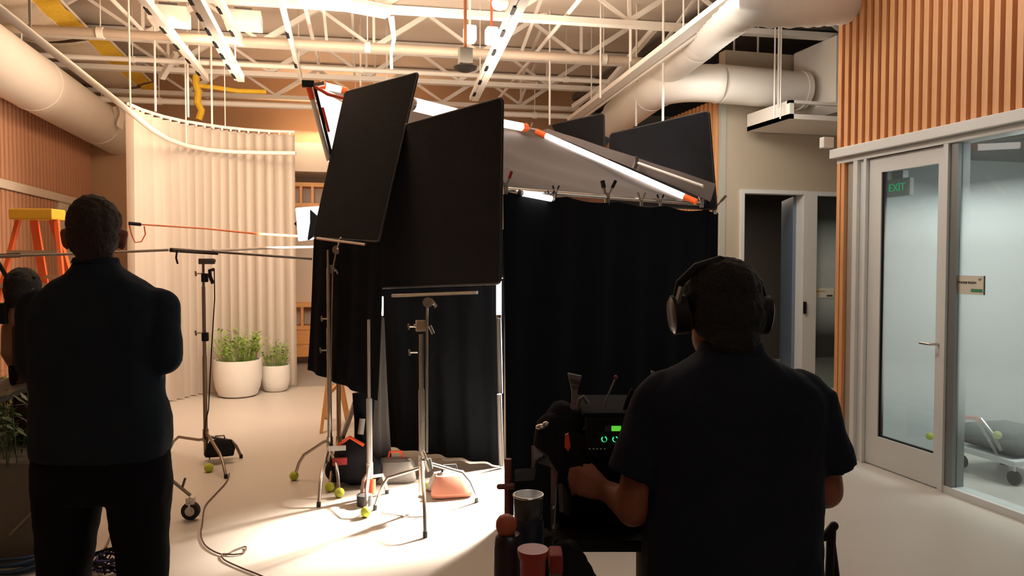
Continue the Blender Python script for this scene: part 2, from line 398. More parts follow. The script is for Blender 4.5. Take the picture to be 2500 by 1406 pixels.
# ---- right facade
YE = 5.45; ZH = 2.50
fw = struct('wall_right', MB().span(XR+.06, XR+.2, -1, YE, ZH+.02, 4.3), SLATB)
sr = MB().span(XR, XR+.06, YE-.045, YE, ZH+.02, 4.3).build('slat', SLAT, fw)
for i in range(1, 42): piece(sr, fw, (0, -i*.083, 0))
struct('trim_4', MB().span(XR-.05, XR+.2, -1, YE+.03, ZH-.055, ZH+.02).span(XR+.0, XR+.15, -1, YE, ZH-.1, ZH-.055), FRAMEW, bevel=.006)
ep = struct('wall_right_end', MB().span(XR+.04, XR+.2, YE-.1, YE, 0, ZH-.1), SLATB)
for k in range(2): MB().span(XR, XR+.04, YE-.045-.052*k, YE-.005-.052*k, 0, ZH-.1).build('slat', SLAT, ep)
struct('wall_right_return', MB().span(XR+.2, 8.4, YE-.12, YE, 0, 4.3), BEIGE)
struct('trim_5', MB().span(XR+.03, XR+.16, 5.255, 5.345, 0, ZH-.1), mat('greige jamb panel', (0.42, 0.38, 0.33), .6))
d3 = struct('door_3', MB().span(XR, XR+.14, 5.20, 5.25, 0, ZH-.1).span(XR+.03, XR+.14, 5.13, 5.20, 0, ZH-.1).span(XR, XR+.14, 5.10, 5.13, 0, ZH-.1).span(XR, XR+.14, 4.34, 5.10, H+.01, ZH-.1), FRAMEW, bevel=.004)
y0, y1 = 4.35, 5.095
leaf = MB().span(XR+.03, XR+.075, y0, y0+.06, .01, H).span(XR+.03, XR+.075, y1-.13, y1, .01, H).span(XR+.03, XR+.075, y0+.06, y1-.13, H-.12, H).span(XR+.03, XR+.075, y0+.06, y1-.13, .01, .24)
dl = leaf.build('door_leaf', FRAMEW, d3)
GL = glass('etched glass film', (0.88, 0.93, 0.92), (0.38, 0.9, 1.72, 2.08))
MB().span(XR+.047, XR+.057, y0+.06, y1-.13, .24, H-.12).build('pane', GL, dl)
MB().span(XR+.04, XR+.066, y1-.15, y1-.13, .24, H-.12).span(XR+.04, XR+.066, y0+.06, y1-.13, .235, .25).build('gasket', BLACKM, dl)
MB().tube([(XR+.03, y0+.035, 1.02), (XR-.03, y0+.035, 1.02), (XR-.035, y0+.05, 1.02), (XR-.035, y0+.13, 1.02)], .010).build('handle', CHROME, dl)
MB().span(XR+.0, XR+.14, 4.30, 4.34, 0, ZH-.1).build('mullion', FRAMEW, d3)
w3 = struct('window_3', MB().span(XR+.01, XR+.14, -1, 4.30, 0, .05).span(XR+.01, XR+.14, -1, 4.30, H+.02, ZH-.1), FRAMEW)
MB().span(XR+.02, XR+.12, 4.235, 4.30, .05, H+.02).build('glazing_channel', FRAMEG, w3)
GL2 = glass('etched window film', (0.88, 0.93, 0.92), (0.38, 0.95, 1.72, 2.12))
MB().span(XR+.05, XR+.062, -1, 4.235, .05, H+.02).build('pane', GL2, w3)
# phone room behind the glass
struct('wall_phone_room', MB().span(6.4, 6.5, 1, YE-.12, 0, 2.8).span(XR+.2, 6.4, YE-.16, YE-.13, 0, 2.8).span(XR+.2, 6.4, 1, 1.1, 0, 2.8), mat('pale grey wall', (0.50, 0.52, 0.52), .8))
struct('ceiling_phone_room', MB().span(XR+.2, 6.5, 1, YE-.13, 2.45, 2.8), mat('dark acoustic ceiling', (0.06, 0.055, 0.05), .9))
# strips reflected in the right pane, modelled as a blind behind it
pc = thing('reflected_blind', (6.1, 5.0, 0), 'pale green vertical strips built behind the right glass pane for a reflection', 'blind')
for k in range(7): MB().box((6.1, on_x(2418+17*k, 600, 6.1).y, 1.225), (.008, .06, 2.43), (Vector((.8, .6, 0)), Vector((-.6, .8, 0)), Vector((0, 0, 1)))).build('vane', mat('pale green vane', (0.42, 0.50, 0.46), .7), pc)
lt = thing('linear_ceiling_lamp', (4.9, 3.7, 2.3), 'lit white linear lamp inside the glass room, top right', 'lamp')
q0 = on_x(2385, 352, 4.75); q1 = on_x(2385, 352, 4.75)+Vector((.25, -.9, 0))
MB().bar(q0, q1, .05, .03).build('diffuser', mat('dim linear lamp', (1, .97, .92), .5, emit=.85), lt)
MB().bar(q0+Vector((0, 0, .03)), q1+Vector((0, 0, .03)), .06, .03).build('housing', FRAMEG, lt)
MB().bar(q0+Vector((.1, -.3, .04)), q0+Vector((.1, -.3, 2.455-q0.z)), .012).build('rod', CHROME, lt)
# exit sign reflected in the door glass, modelled behind it, text toward the glass
def text_mesh(s, size, m, parent, loc, rot, name='lettering', ext=.002):
    c = bpy.data.curves.new(name, 'FONT'); c.body = s; c.size = size; c.extrude = ext; c.align_x = 'CENTER'; c.align_y = 'CENTER'
    t = bpy.data.objects.new(name, c); COL.objects.link(t)
    dg = bpy.context.evaluated_depsgraph_get(); me = bpy.data.meshes.new_from_object(t.evaluated_get(dg)); bpy.data.objects.remove(t)
    me.materials.clear(); me.materials.append(m); me.name = name
    o = bpy.data.objects.new(name, me); COL.objects.link(o); o.parent = parent; o.location = Vector(loc)-ORG[parent.name]; o.rotation_euler = rot
    return o
ec = on_x(2190, 458, XR+.22)
ex = thing('reflected_exit_sign', ec-Vector((0, 0, .08)), 'grey box exit sign with green letters built behind the door glass for a reflection', 'sign')
MB().span(ec.x, ec.x+.04, ec.y-.13, ec.y+.13, ec.z-.07, ec.z+.07).build('housing', mat('dim sign face', (.36, .35, .31), .6), ex, bevel=.005)
MB().span(ec.x, ec.x+.05, ec.y-.06, ec.y+.06, ec.z+.07, ec.z+.13).build('mount', FRAMEG, ex)
MB().bar(ec+Vector((.03, 0, .13)), (ec.x+.03, ec.y, 2.455), .02).build('stem', FRAMEG, ex)
text_mesh('EXIT', .085, mat('green exit letters', (.02, .42, .16), .5, emit=.5), ex, ec+Vector((-.003, 0, 0)), (R(90), 0, R(-90)))
# signs on the glass
def room_sign(px0, px1, pyt, pyb, label, dx=.028, full=True, X=None, Y=None):
    a = on_x(px0, pyt, X); b = on_x(px1, pyb, X) ; 
    b = Vector((X, b.y, on_x(px1, pyb, X).z)); zt, zb = a.z, on_x(px0, pyb, X).z
    c = Vector((X, (a.y+b.y)/2, (zt+zb)/2)); wd = abs(a.y-b.y); ht = zt-zb
    t = thing('room_sign', (c.x, c.y, zb), label, 'sign')
    MB().span(X-.006, X, c.y-wd/2, c.y+wd/2, c.z-ht/2, c.z+ht/2).build('plate', SIGNW, t)
    MB().span(X-.008, X-.006, c.y-wd/2+.008, c.y-wd*.06, c.z-ht*.36, c.z-ht*.2).build('green_block', SIGNG, t)
    MB().span(X-.007, X, c.y-wd/2-.006, c.y-wd/2, c.z-ht/2, c.z+ht/2).build('edge', SIGNK, t)
    MB().ell((X-.007, c.y-wd*.36, c.z+ht*.32), (.003, .012, .009)).build('badge', mat('grey badge', (.3, .3, .27), .5), t)
    text_mesh('PHONE ROOM', ht*.17, SIGNK, t, (X-.008, c.y+wd*.08, c.z+ht*.12), (R(90), 0, R(-90)), ext=.001)
room_sign(2336, 2403, 672, 717, 'small cream PHONE ROOM sign with green block on the right glass pane', X=XR+.049)
a = on_y(1990, 703, YC+.02); b = on_y(2030, 726, YC+.02)
t = thing('room_sign', (a.x, YC+.02, b.z), 'small cream sign on the sidelight glass beside the dark doorway', 'sign')
MB().span(a.x, b.x+.03, YC+.018, YC+.026, b.z, a.z).build('plate', SIGNW, t)
MB().span(a.x+.01, a.x+.13, YC+.015, YC+.018, a.z-.045, a.z-.035).build('lettering', mat('amber lettering', (.5, .3, .1), .5), t)
MB().span(b.x-.07, b.x+.01, YC+.015, YC+.018, b.z+.012, b.z+.03).build('block', SIGNK, t)
# small white box on the facade end
tag(MB().box(on_x(2026, 347, XR-.05)+Vector((0, .04, 0)), (.1, .06, .09)).build('wall_sensor', FRAMEW, bevel=.008), 'small white sensor box at the end of the orange slat wall', 'sensor')

# ================================================================ CEILING
CR = R(3.3); EX = Vector((math.cos(CR), -math.sin(CR), 0)); EY = Vector((math.sin(CR), math.cos(CR), 0))
ZB, ZT = 4.0, 4.5
NAMES = ['over the camera end of the room', 'next after the nearest one', 'in front of the brightest ceiling panel', 'crossing the middle of the picture', 'behind the bright middle joist', 'second from the far wall', 'closest to the far wall']
for j, dd in enumerate([4.7, 6.2, 7.65, 9.15, 10.6, 12.05, 13.3]):
    c0 = Vector((0, 0, 0))+FH*dd
    def P(t, z, c0=c0): q = c0+EX*t; return Vector((q.x, q.y, z))
    t0 = -3.3 - c0.x if c0.y < 13.3 else -3.2; t1 = 3.95-c0.x if c0.y < YE+.4 else 4.3-c0.x+ (2.4 if c0.y < YC else 0)
    if j > 2: t0 = -3.3-c0.x; 
    if j > 3: t1 = 4.3-c0.x
    root = thing('roof_joist', P((t0+t1)/2, ZB), 'white steel roof joist with diagonal webs, '+NAMES[j], 'joist', kind='thing')
    MB().bar(P(t0, ZB+.03), P(t1, ZB+.03), .10, .06).build('bottom_chord', WHITEP, root)
    MB().bar(P(t0, ZT), P(t1, ZT), .12, .07).build('top_chord', WHITEP, root)
    t = t0+.2; up = True; k = 0
    while t+.62 < t1:
        a, b = (P(t, ZB+.06), P(t+.62, ZT-.03)) if up else (P(t, ZT-.03), P(t+.62, ZB+.06))
        MB().bar(a, b, .035 if k % 2 else .055).build('web', WHITEP, root)
        if k % 4 == 1: MB().bar(P(t+.62, ZB+.06), P(t+.62, ZT-.03), .03).build('post', WHITEP, root)
        up = not up; t += .62; k += 1
# cross bridging
grp = 'cross braces between the roof joists'
proto = None
for dd in (7.65, 9.15, 10.6):
    for t in (-1.9, .35, 2.0):
        c = FH*dd+EX*t; L = 1.42
        a = Vector((c.x, c.y, ZB+.08)); b = a+EY*L
        r_ = thing('cross_brace', a, 'white crossed angle bars bridging two roof joists', 'brace', grp)
        MB().bar(a, b+Vector((0, 0, .38)), .03).build('bar', WHITEP, r_)
        MB().bar(a+Vector((.035, 0, .38)), b+Vector((.035, 0, 0)), .03).build('bar', WHITEP, r_)
# insulation batts on the left under the deck
for k, (pa, pb, zz) in enumerate([((30, -52), (179, 88), 4.2), ((215, 98), (333, 205), 4.2), ((345, 214), (372, 246), 4.2)]):
    a = on_z(*pa, zz); b = on_z(*pb, zz)
    lab = ['long sagging insulation batt with yellow edge, top left of the ceiling', 'insulation batt with yellow edge in the second bay on the left', 'short insulation batt with yellow edge beside the curtain top'][k]
    r_ = thing('insulation_batt', (a+b)/2, lab, 'insulation')
    dv = (b-a); sd = Vector((-1, 0, 0))
    def yf(u, v, a=a, dv=dv):
        return a+dv*v+Vector((.19*u, 0, .06*(u)))+Vector((0, 0, -.05*math.sin(v*math.pi)+.012*math.sin(v*23)))
    MB().sheet(yf, 4, 12, .03).build('yellow_edge', YEL, r_)
    def bf(u, v, a=a, dv=dv):
        return a+dv*v+Vector((-.75*u, 0, .10*math.sin(u*math.pi)*-.6-.03*math.sin(v*math.pi)))
    MB().sheet(bf, 8, 12, .03).build('facing', BATT, r_)
    MB().tube([a+Vector((.19, 0, .06)), b+Vector((.19, 0, .06))], .015).build('wire', WHITEP, r_)
# yellow drop cable / hose by the curtain
tag(MB().tube([on_y(480, 150, 10.6), on_y(478, 205, 10.6), on_y(484, 225, 10.6), on_y(482, 250, 10.6), on_y(492, 270, 10.6), on_y(485, 292, 10.6)], .045, 8).build('air_hose', YEL), 'yellow hose hanging from the ceiling over the curtain', 'hose')
tag(MB().tube([on_y(478, 208, 10.6), on_y(520, 213, 10.6), on_y(580, 222, 10.6), on_y(650, 224, 10.6)], .03, 8).build('yellow_pipe', YEL), 'thin yellow pipe running under the far ceiling', 'pipe')
# ---- ducts
def ribbed(pts, r, seg, name, m, parent, rib=.006, n=28):
    P_ = [Vector(p) for p in pts]; out = []; rs = []
    for i in range(len(P_)-1):
        L = (P_[i+1]-P_[i]).length; k = max(1, int(L/seg))
        for q in range(k):
            out.append(P_[i].lerp(P_[i+1], q/k)); rs.append(r+(rib if q % 2 else 0))
    out.append(P_[-1]); rs.append(r)
    return MB().tube(out, rs, n).build(name, m, parent)
def bez(a, b, c, n=10):
    a, b, c = Vector(a), Vector(b), Vector(c)
    return [a*(1-t)**2+b*2*t*(1-t)+c*t*t for t in [i/n for i in range(n+1)]]
la = on_z(0, 150, 3.53); lb = on_z(312, 318, 3.53)
la = Vector((-3.0, 2.0, 3.53)); lb = Vector((-3.0, 13.5, 3.53))
ld = thing('round_duct', (-3.0, 8, 3.23), 'large cream round duct running along the left wall', 'duct')
MB().tube([la, lb], .30, 40).build('duct_body', DUCTM, ld)
for y in (4.5, 6.9, 9.3, 11.7): MB().tube([(-3.0, y-.02, 3.53), (-3.0, y+.02, 3.53)], .306, 40).build('seam_band', DUCTM, ld)
for y in (6, 9, 12): MB().tube([(-3.0, y, 3.8), (-3.0, y, ZD)], .01, 6).build('hanger_rod', WHITEP, ld)
# fabric strap hanging off left duct
sp = on_x(276, 262, -2.72)
def strap(u, v): return sp+Vector((.02*math.sin(v*5)+.16*u, -.02+.05*math.sin(u*9), -.26*v+.03*math.sin(u*6)))
tag(MB().sheet(strap, 8, 8, .006).build('paper_flap', CREAM), 'loose pale paper flap hanging beside the left duct', 'paper')
# right duct with elbow to the plenum
zA = 3.63
far = on_z(1470, 318, zA); el0 = on_z(1600, 218, zA); 
A0 = at(1495, 300, 10.6); A1 = at(1590, 226, 8.8); A2 = at(1645, 196, 8.15); A3 = at(1760, 205, 8.2); A4 = at(1960, 222, 8.45)
rd = thing('elbow_duct', A2-Vector((0, 0, .2)), 'white round duct with flexible elbow feeding the plenum box', 'duct')
MB().tube([A0, A1], .215, 32).build('duct_body', DUCTM, rd)
ribbed(bez(A1, A2+Vector((-.05, 0, 0)), A3, 12), .200, .045, 'flexible_elbow', DUCTM, rd, .012)
MB().tube([A3, A4], .205, 32).build('duct_run', DUCTM, rd)
MB().tube([A4-Vector((.06, 0, 0)), A4], .215, 32).build('collar', DUCTM, rd)
B0 = at(1500, 275, 10.9); B1 = at(1705, 110, 7.3); B2 = at(1760, 52, 6.4); B3 = at(1830, 10, 5.9); B4 = at(1950, 22, 5.9); B5 = at(2120, 0, 6.2); B6 = at(2230, -80, 6.2)
md_ = thing('main_duct', B1-Vector((0, 0, .2)), 'white main duct running up and bending over the orange slat wall', 'duct')
MB().tube([B0, B1], .17, 32).build('duct_body', DUCTM, md_)
ribbed([B1]+bez(B1, B2+Vector((0, -.1, 0)), B3, 8)[1:]+bez(B3, B4, B5, 6)[1:], .160, .045, 'flexible_run', DUCTM, md_, .012)
MB().tube([B5, B6], .17, 32).build('duct_end', DUCTM, md_)
MB().tube([B1+Vector((0, 0, .17)), B1+Vector((0, 0, ZD-B1.z))], .008, 6).build('hanger_rod', WHITEP, md_)
# plenum box
pb = thing('plenum_box', (4.95, 7.3, 3.1), 'white sheet metal plenum box hanging behind the slat wall', 'plenum')
pL = on_y(1962, 250, 7.6); pR = 6.4
MB().slab([(pL.x, 7.05, 4.0), (pL.x, 7.05, 3.3), (pL.x+.12, 7.05, 3.22), (pR, 7.05, 3.22), (pR, 7.05, 4.2), (pL.x+.5, 7.05, 4.15)], (0, .75, 0)).build('body', DUCTM, pb, bevel=.01)
q0 = on_y(1887, 258, 7.2); q1 = on_y(1887, 302, 7.2)
MB().span(q0.x, pR, 6.9, 7.7, q1.z, q1.z+.05).span(q0.x, q0.x+.05, 6.9, 7.7, q1.z, q0.z).span(q0.x, pR, 6.9, 6.95, q0.z-.03, q0.z).build('tray', DUCTM, pb)
for x in (1890, 1905): 
    u = on_y(x, 40, 6.95); u2 = on_y(x, 290, 6.95); MB().tube([u2, Vector((u2.x, u2.y, ZD))], .008, 6).build('hanger_rod', WHITEP, pb)
# dark zone above the corridor: darker soffit beams
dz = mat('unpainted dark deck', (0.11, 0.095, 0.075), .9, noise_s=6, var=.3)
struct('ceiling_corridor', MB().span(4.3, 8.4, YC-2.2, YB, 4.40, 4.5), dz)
for k in range(5):
    tag(MB().bar((4.4, 6.0+k*.42, 4.3), (7.6, 5.9+k*.42, 4.3), .06, .09).build('soffit_channel', mat('grey channel', (.25, .22, .18), .7)), 'grey metal channel under the dark corridor soffit', 'channel', 'channels over the corridor')
# ---- strut, tracks, pipes
a = at(1395, 292, 10.5); b = at(1790, -8, 5.9)
us = thing('cable_tray', a, 'long pale cable tray rising from the tent toward the top right', 'cable tray')
MB().bar(a, b, .12, .05).build('tray', WHITEP, us)
MB().bar(a+RT*.09, b+RT*.09, .02, .09).build('lip', WHITEP, us)
for q in (.2, .5, .8): c = a.lerp(b, q); MB().tube([c, Vector((c.x, c.y, ZD))], .008, 6).build('hanger_rod', WHITEP, us)
def track(pa, pb, za, label, w=.07, gaps=4, lamp=False):
    a = on_z(*pa, za); b = on_z(*pb, za); t = thing('track_rail', a, label, 'light track')
    MB().bar(a, b, w, .07).build('rail', WHITEP, t)
    d = (b-a); sd = d.normalized().cross(Vector((0, 0, 1)))
    MB().bar(a+sd*w*.75, b+sd*w*.75, w*.35, .05).build('side_channel', WHITEP, t)
    for q in range(gaps):
        c = a.lerp(b, (q+.6)/(gaps+.3)); dn = d.normalized()
        MB().bar(c-dn*.09+sd*w*.6, c+dn*.09+sd*w*.6, .03, .075).build('clip', BLACKM, t)
    for q in (.15, .85):
        c = a.lerp(b, q); MB().tube([c, Vector((c.x, c.y, ZD))], .006, 6).build('hanger_rod', WHITEP, t)
    return a, b
track((588, 192), (462, -40), 3.55, 'longest white track rail with black clips, left of the lit fixture', gaps=7)
track((504, 190), (340, -20), 3.75, 'white track rail beside the sagging yellow insulation', .05, 5)
track((590, 104), (520, -30), 3.85, 'short white track rail right of the longest one', .05, 2)
track((1160, 240), (1290, -30), 3.6, 'white track rail leaning right above the flags', .075, 6)
track((735, 190), (690, 10), 3.8, 'thin white rail meeting the red clamp corner', .03, 2)
# spot heads on the rails
for k, (x, y, zz, lb) in enumerate([(1147, 84, 3.75, 'glowing white spotlight left of the leaning rail'), (1200, 88, 3.75, 'glowing white spotlight touching the leaning rail')]):
    c = on_z(x, y, zz); t = thing('spotlight', c, lb, 'spotlight')
    MB().box(c, (.11, .14, .15)).build('head', FIXL, t, bevel=.02)
    MB().tube([c+Vector((0, 0, .07)), Vector((c.x, c.y, ZB+.1))], .012, 6).build('stem', REDP if k else WHITEP, t)
# linear lit fixture
a = on_z(735, -6, 3.92); b = on_z(948, 34, 3.92)
t = thing('linear_light', a, 'glowing white linear light at the top of the ceiling', 'light fixture')
MB().bar(a, b, .16, .05).build('diffuser', FIXL, t); MB().bar(a+Vector((0, 0, .045)), b+Vector((0, 0, .045)), .12, .04).build('housing', WHITEP, t)
for q in (.2, .9): c = a.lerp(b, q); MB().tube([c, Vector((c.x, c.y, ZD))], .008, 6).build('hanger_rod', WHITEP, t)
# bright drop from the fixture corner
a = on_z(955, 40, 3.9); 
tag(MB().tube([a, at(962, 95, a.dot(FH)*1.0), at(955, 130, a.dot(FH)), at(956, 168, a.dot(FH))], [.03, .02, .014, .014], 8).build('conduit_drop', WHITEP), 'bright white conduit dropping from the end of the lit fixture', 'conduit')
# pendant with brown rod and grey motor box
c = on_z(1136, 140, 3.3); t = thing('pendant_projector', c, 'grey pendant box on a rust brown rod at the ceiling centre', 'pendant')
MB().box(c, (.11, .11, .14)).build('box', mat('grey cast metal', (.10, .09, .07), .6), t, bevel=.01)
MB().lathe(c-Vector((0, 0, .12)), [(.04, 0), (.09, .02), (.10, .04), (.06, .06)]).build('skirt', MATS['grey cast metal'], t)
MB().tube([c+Vector((0, 0, .07)), Vector((c.x, c.y, ZD))], .015, 8).build('rod', mat('rust brown rod', (.45, .17, .07), .5), t)
# box fixtures on left
for (x0, y0_, x1, y1_, zz, lb) in [(395, 22, 432, 60, 3.9, 'white hanging panel fixture near the second track rail'), (570, 30, 620, 72, 3.95, 'white square junction box between two joists')]:
    c = on_z((x0+x1)/2, (y0_+y1_)/2, zz); t = thing('ceiling_box', c, lb, 'ceiling box')
    MB().box(c, (.34, .28, .14)).build('body', WHITEP, t, bevel=.01)
    MB().box(c+Vector((0, 0, .09)), (.16, .12, .05)).build('driver', FRAMEG, t)
    MB().tube([c+Vector((0, 0, .1)), Vector((c.x, c.y, ZD))], .01, 6).build('stem', WHITEP, t)
c = on_z(1221, 15, 3.95); t = thing('smoke_detector', c, 'round white detector under the joist beside the pendant', 'detector')
MB().lathe(c-Vector((0, 0, .03)), [(.04, 0), (.07, .02), (.08, .05), (.08, .07)]).build('cap', FRAMEW, t)
MB().tube([c+Vector((0, 0, .03)), Vector((c.x, c.y, ZD))], .008, 6).build('stem', WHITEP, t)
# drop rods
grp = 'thin white suspension rods'
for (x, yt, yb, d) in [(1618, -5, 300, 7.6), (1342, 180, 305, 9.0), (1466, 0, 240, 8.4), (1900, 40, 262, 7.9), (518, 140, 312, 8.9), (380, 90, 272, 8.2), (460, 212, 286, 8.7), (880, 110, 210, 9.5), (945, 168, 200, 9.5), (1553, 285, 308, 8.8), (1850, 100, 165, 8.9), (1792, 95, 160, 8.9), (1540, 60, 150, 8.0)]:
    b = at(x, yb, d); a = Vector((b.x, b.y, ZD))
    tag(MB().tube([b, a], .012, 6).build('suspension_rod', WHITEP), 'thin white suspension rod dropping from the ceiling', 'rod', grp)
# long pipes parallel to the joists and lengthwise
for k, (dd, z, r_, lb) in enumerate([(8.35, 3.85, .045, 'fat white pipe under the joists across the ceiling'), (9.7, 3.93, .03, 'thin white pipe across the ceiling behind the middle joist'), (11.2, 3.75, .04, 'far white pipe just above the flag tops'), (8.9, 3.35, .0, '')]):
    if r_ == 0: continue
    c = FH*dd; a = c+EX*(-3.2-c.x); b = c+EX*(4.2-c.x); a.z = b.z = z
    t = thing('ceiling_pipe', a, lb, 'pipe'); MB().tube([a, b], r_, 12).build('pipe', mat('tan pipe paint', (.42, .33, .25), .6) if k == 0 else WHITEP, t)
    for q in (.15, .5, .85):
        m_ = a.lerp(b, q); MB().tube([m_-EX*.03, m_+EX*.03], r_*1.3, 12).build('coupling', WHITEP, t); MB().tube([m_, Vector((m_.x, m_.y, ZD))], .006, 6).build('hanger_rod', WHITEP, t)
for k, (x, lb) in enumerate([(-2.2, 'white lengthwise conduit on the left near the yellow batts'), (-.4, 'white lengthwise conduit left of the pendant'), (2.2, 'white lengthwise conduit right of the leaning rail')]):
    a = Vector((x, 3, 4.1)); b = a+EY*9.5; tag(MB().tube([a, b], .022, 8).build('conduit', WHITEP), lb, 'conduit')
# diagonal struts
for (p, q, lb) in [((1605, 62, 8.6), (1440, 255, 10.5), 'long diagonal white strut falling left behind the cable tray'), ((1560, 150, 9.5), (1400, 260, 11), 'short diagonal white strut below the longer one'), ((430, 130, 9.), (395, 190, 9.2), 'short diagonal bracket above the curtain rail')]:
    tag(MB().bar(at(*p), at(*q), .06).build('diagonal_strut', WHITEP), lb, 'strut')
# ---- curtain track tubes and curtain
TR = [(-1.62, y, 2.92) for y in (1.0, 3, 5, 7.4)]+[tuple(on_z(*p, 2.92)) for p in [(372, 318), (410, 340), (455, 356), (510, 366), (570, 371), (640, 373), (722, 374)]]
ct = thing('curtain_rail', (-1.6, 7, 2.92), 'pale tubular curtain rail curving from the top left across the curtain', 'curtain rail')
MB().tube(TR, .026, 12).build('rail', DUCTM, ct)
for i in (1, 2, 3, 6): p = Vector(TR[i]); MB().tube([p, Vector((p.x, p.y, ZB if i < 9 else ZB))], .008, 6).build('hanger_rod', WHITEP, ct)
CPTS = [on_z(*p, 3.2) for p in [(313, 258), (345, 272), (400, 289), (450, 300), (500, 308), (550, 315), (600, 320), (660, 324), (720, 326)]]
CPTS[0] = CPTS[0]
def cpos(u):
    f = u*(len(CPTS)-1); i = min(int(f), len(CPTS)-2); return CPTS[i].lerp(CPTS[i+1], f-i)
def cnorm(u):
    d = cpos(min(1, u+.02))-cpos(max(0, u-.02)); return Vector((-d.y, d.x, 0)).normalized()
NF = 19
def curt(u, v):
    p = cpos(u); ph = u*NF*2*math.pi; w_ = abs(math.sin(ph/2))**.7*2-1
    amp = .055*(1-.25*math.sin(u*37)*v); return Vector((p.x, p.y, 0))+cnorm(u)*w_*amp+Vector((0, 0, 3.17*(1-v)+.015))+cnorm(u)*.03*math.sin(u*11+2)*v
cu = thing('sheer_curtain', (CPTS[4].x, CPTS[4].y, 0), 'floor length cream pleated curtain on a curved rail', 'curtain')
MB().sheet(curt, 380, 10).build('fabric', CURT, cu)
MB().tube([p+Vector((0, 0, .02)) for p in CPTS], .018, 8).build('heading_rail', FRAMEW, cu)
for u in [(k+.5)/NF for k in range(NF)]:
    p = cpos(u); MB().box(p+Vector((0, 0, 0)), (.02, .02, .04)).build('glider', FRAMEW, cu)
for k in (5,): MB().tube([CPTS[k], CPTS[k]+Vector((0, 0, ZB-3.2))], .007, 6).build('hanger_rod', WHITEP, cu)
# ---- back room: wood shelving, grey rug
sh = thing('oak_shelf_unit', on_z(745, 930)*1.25, 'tall orange oak open shelf unit at the back', 'shelf')
sY = 12.0
def sp_(x, y): return on_y(x, y, sY)
tl = sp_(728, 445); br = sp_(800, 868)
for yy in (450, 500, 745, 800, 835, 866):
    q = sp_(740, yy); MB().span(tl.x-.3, br.x+.4, sY, sY+.4, q.z-.03, q.z+.03).build('shelf', WOODO, sh)
for xx in (735, 763, 800):
    q = sp_(xx, 500); MB().span(q.x-.02, q.x+.02, sY+.01, sY+.39, sp_(740, 866).z, sp_(740, 745).z).build('upright', WOODO, sh)
    MB().span(q.x-.02, q.x+.02, sY+.01, sY+.39, sp_(740, 500).z, sp_(740, 450).z).build('upright', WOODO, sh)
q = sp_(740, 835); q2 = sp_(740, 800); MB().span(tl.x-.3, br.x+.4, sY+.02, sY+.05, sp_(740, 866).z, q2.z).build('drawer_front', WOODO, sh)
MB().span(tl.x-.3, br.x+.4, sY+.38, sY+.42, 0, sp_(740, 445).z).build('back_panel', CREAM, sh)
r0 = on_z(725, 945)
tag(MB().span(r0.x-.4, r0.x+1.6, r0.y, r0.y+2.6, 0, .012).build('grey_rug', mat('grey carpet', (.34, .31, .27), .95, noise_s=60, var=.1)), 'flat grey rug at the back beside the curtain end', 'rug')
# ================================================================ FILM RIG
def quad_sheet(c, name, m, parent, th=.012, nu=14, nv=14, sag=0.0, wav=0.0, nw=3, rnd=0.0):
    tl, tr, br_, bl = [Vector(p) for p in c]
    nn = (tr-tl).cross(bl-tl).normalized()
    def fn(u, v):
        p = tl.lerp(tr, u).lerp(bl.lerp(br_, u), v)
        return p+nn*(sag*math.sin(u*math.pi)*math.sin(v*math.pi)+wav*math.sin(u*nw*2*math.pi+.8*math.sin(v*3))*(.25+.75*v))
    return MB().sheet(fn, nu, nv, th).build(name, m, parent)
def rounded(c, r, k=4):
    out = []
    n = len(c)
    for i in range(n):
        p = Vector(c[i]); a = (Vector(c[i-1])-p).normalized(); b = (Vector(c[(i+1) % n])-p).normalized()
        out += bez(p+a*r, p, p+b*r, k)
    return out
def flag(corners, label, bar=None, name='flag'):
    c = [at(*p) for p in corners]
    n_ = (c[1]-c[0]).cross(c[2]-c[0]); r_ = ray(corners[3][0], corners[3][1]); c[3] = CP+r_*((c[0]-CP).dot(n_)/r_.dot(n_))
    g = (c[2]+c[3])/2
    t = thing(name, g, label, 'flag', 'black fabric flags around the tent')
    nn = (c[1]-c[0]).cross(c[3]-c[0]).normalized(); ctr = sum(c, Vector())/4
    pl = rounded(c, .035)
    MB().slab([p+(ctr-p)*.01-nn*.005 for p in pl], nn*.01).build('fabric', BLACKF, t)
    MB().tube(pl+[pl[0], pl[1]], .0075, 8, False).build('frame', mat('black painted tube', (.012, .012, .014), .6), t)
    if bar:
        MB().tube([at(*bar[0]), at(*bar[1])], .011, 8).build('grip_bar', CHROME, t)
    return t
f1 = flag([(843, 225, 5.92), (1022, 177, 5.3), (925, 590, 5.2), (765, 580, 5.72)], 'tall tilted black flag at the left, highest of the flags', [(775, 582, 5.6), (893, 597, 5.2)])
f2 = flag([(985, 306, 5.3), (1228, 238, 4.4), (1222, 692, 4.45), (905, 704, 5.2)], 'large upright black flag in the middle of the rig', [(958, 722, 5.0), (1165, 714, 4.55)])
f3 = flag([(1345, 305, 7.7), (1475, 277, 7.1), (1476, 405, 7.15), (1390, 370, 7.6)], 'small dark flag corner above the orange ended tube light')
f4 = flag([(1490, 327, 6.95), (1731, 271, 5.95), (1750, 512, 6.1), (1480, 500, 7.0)], 'black flag at the right end beside the partition')
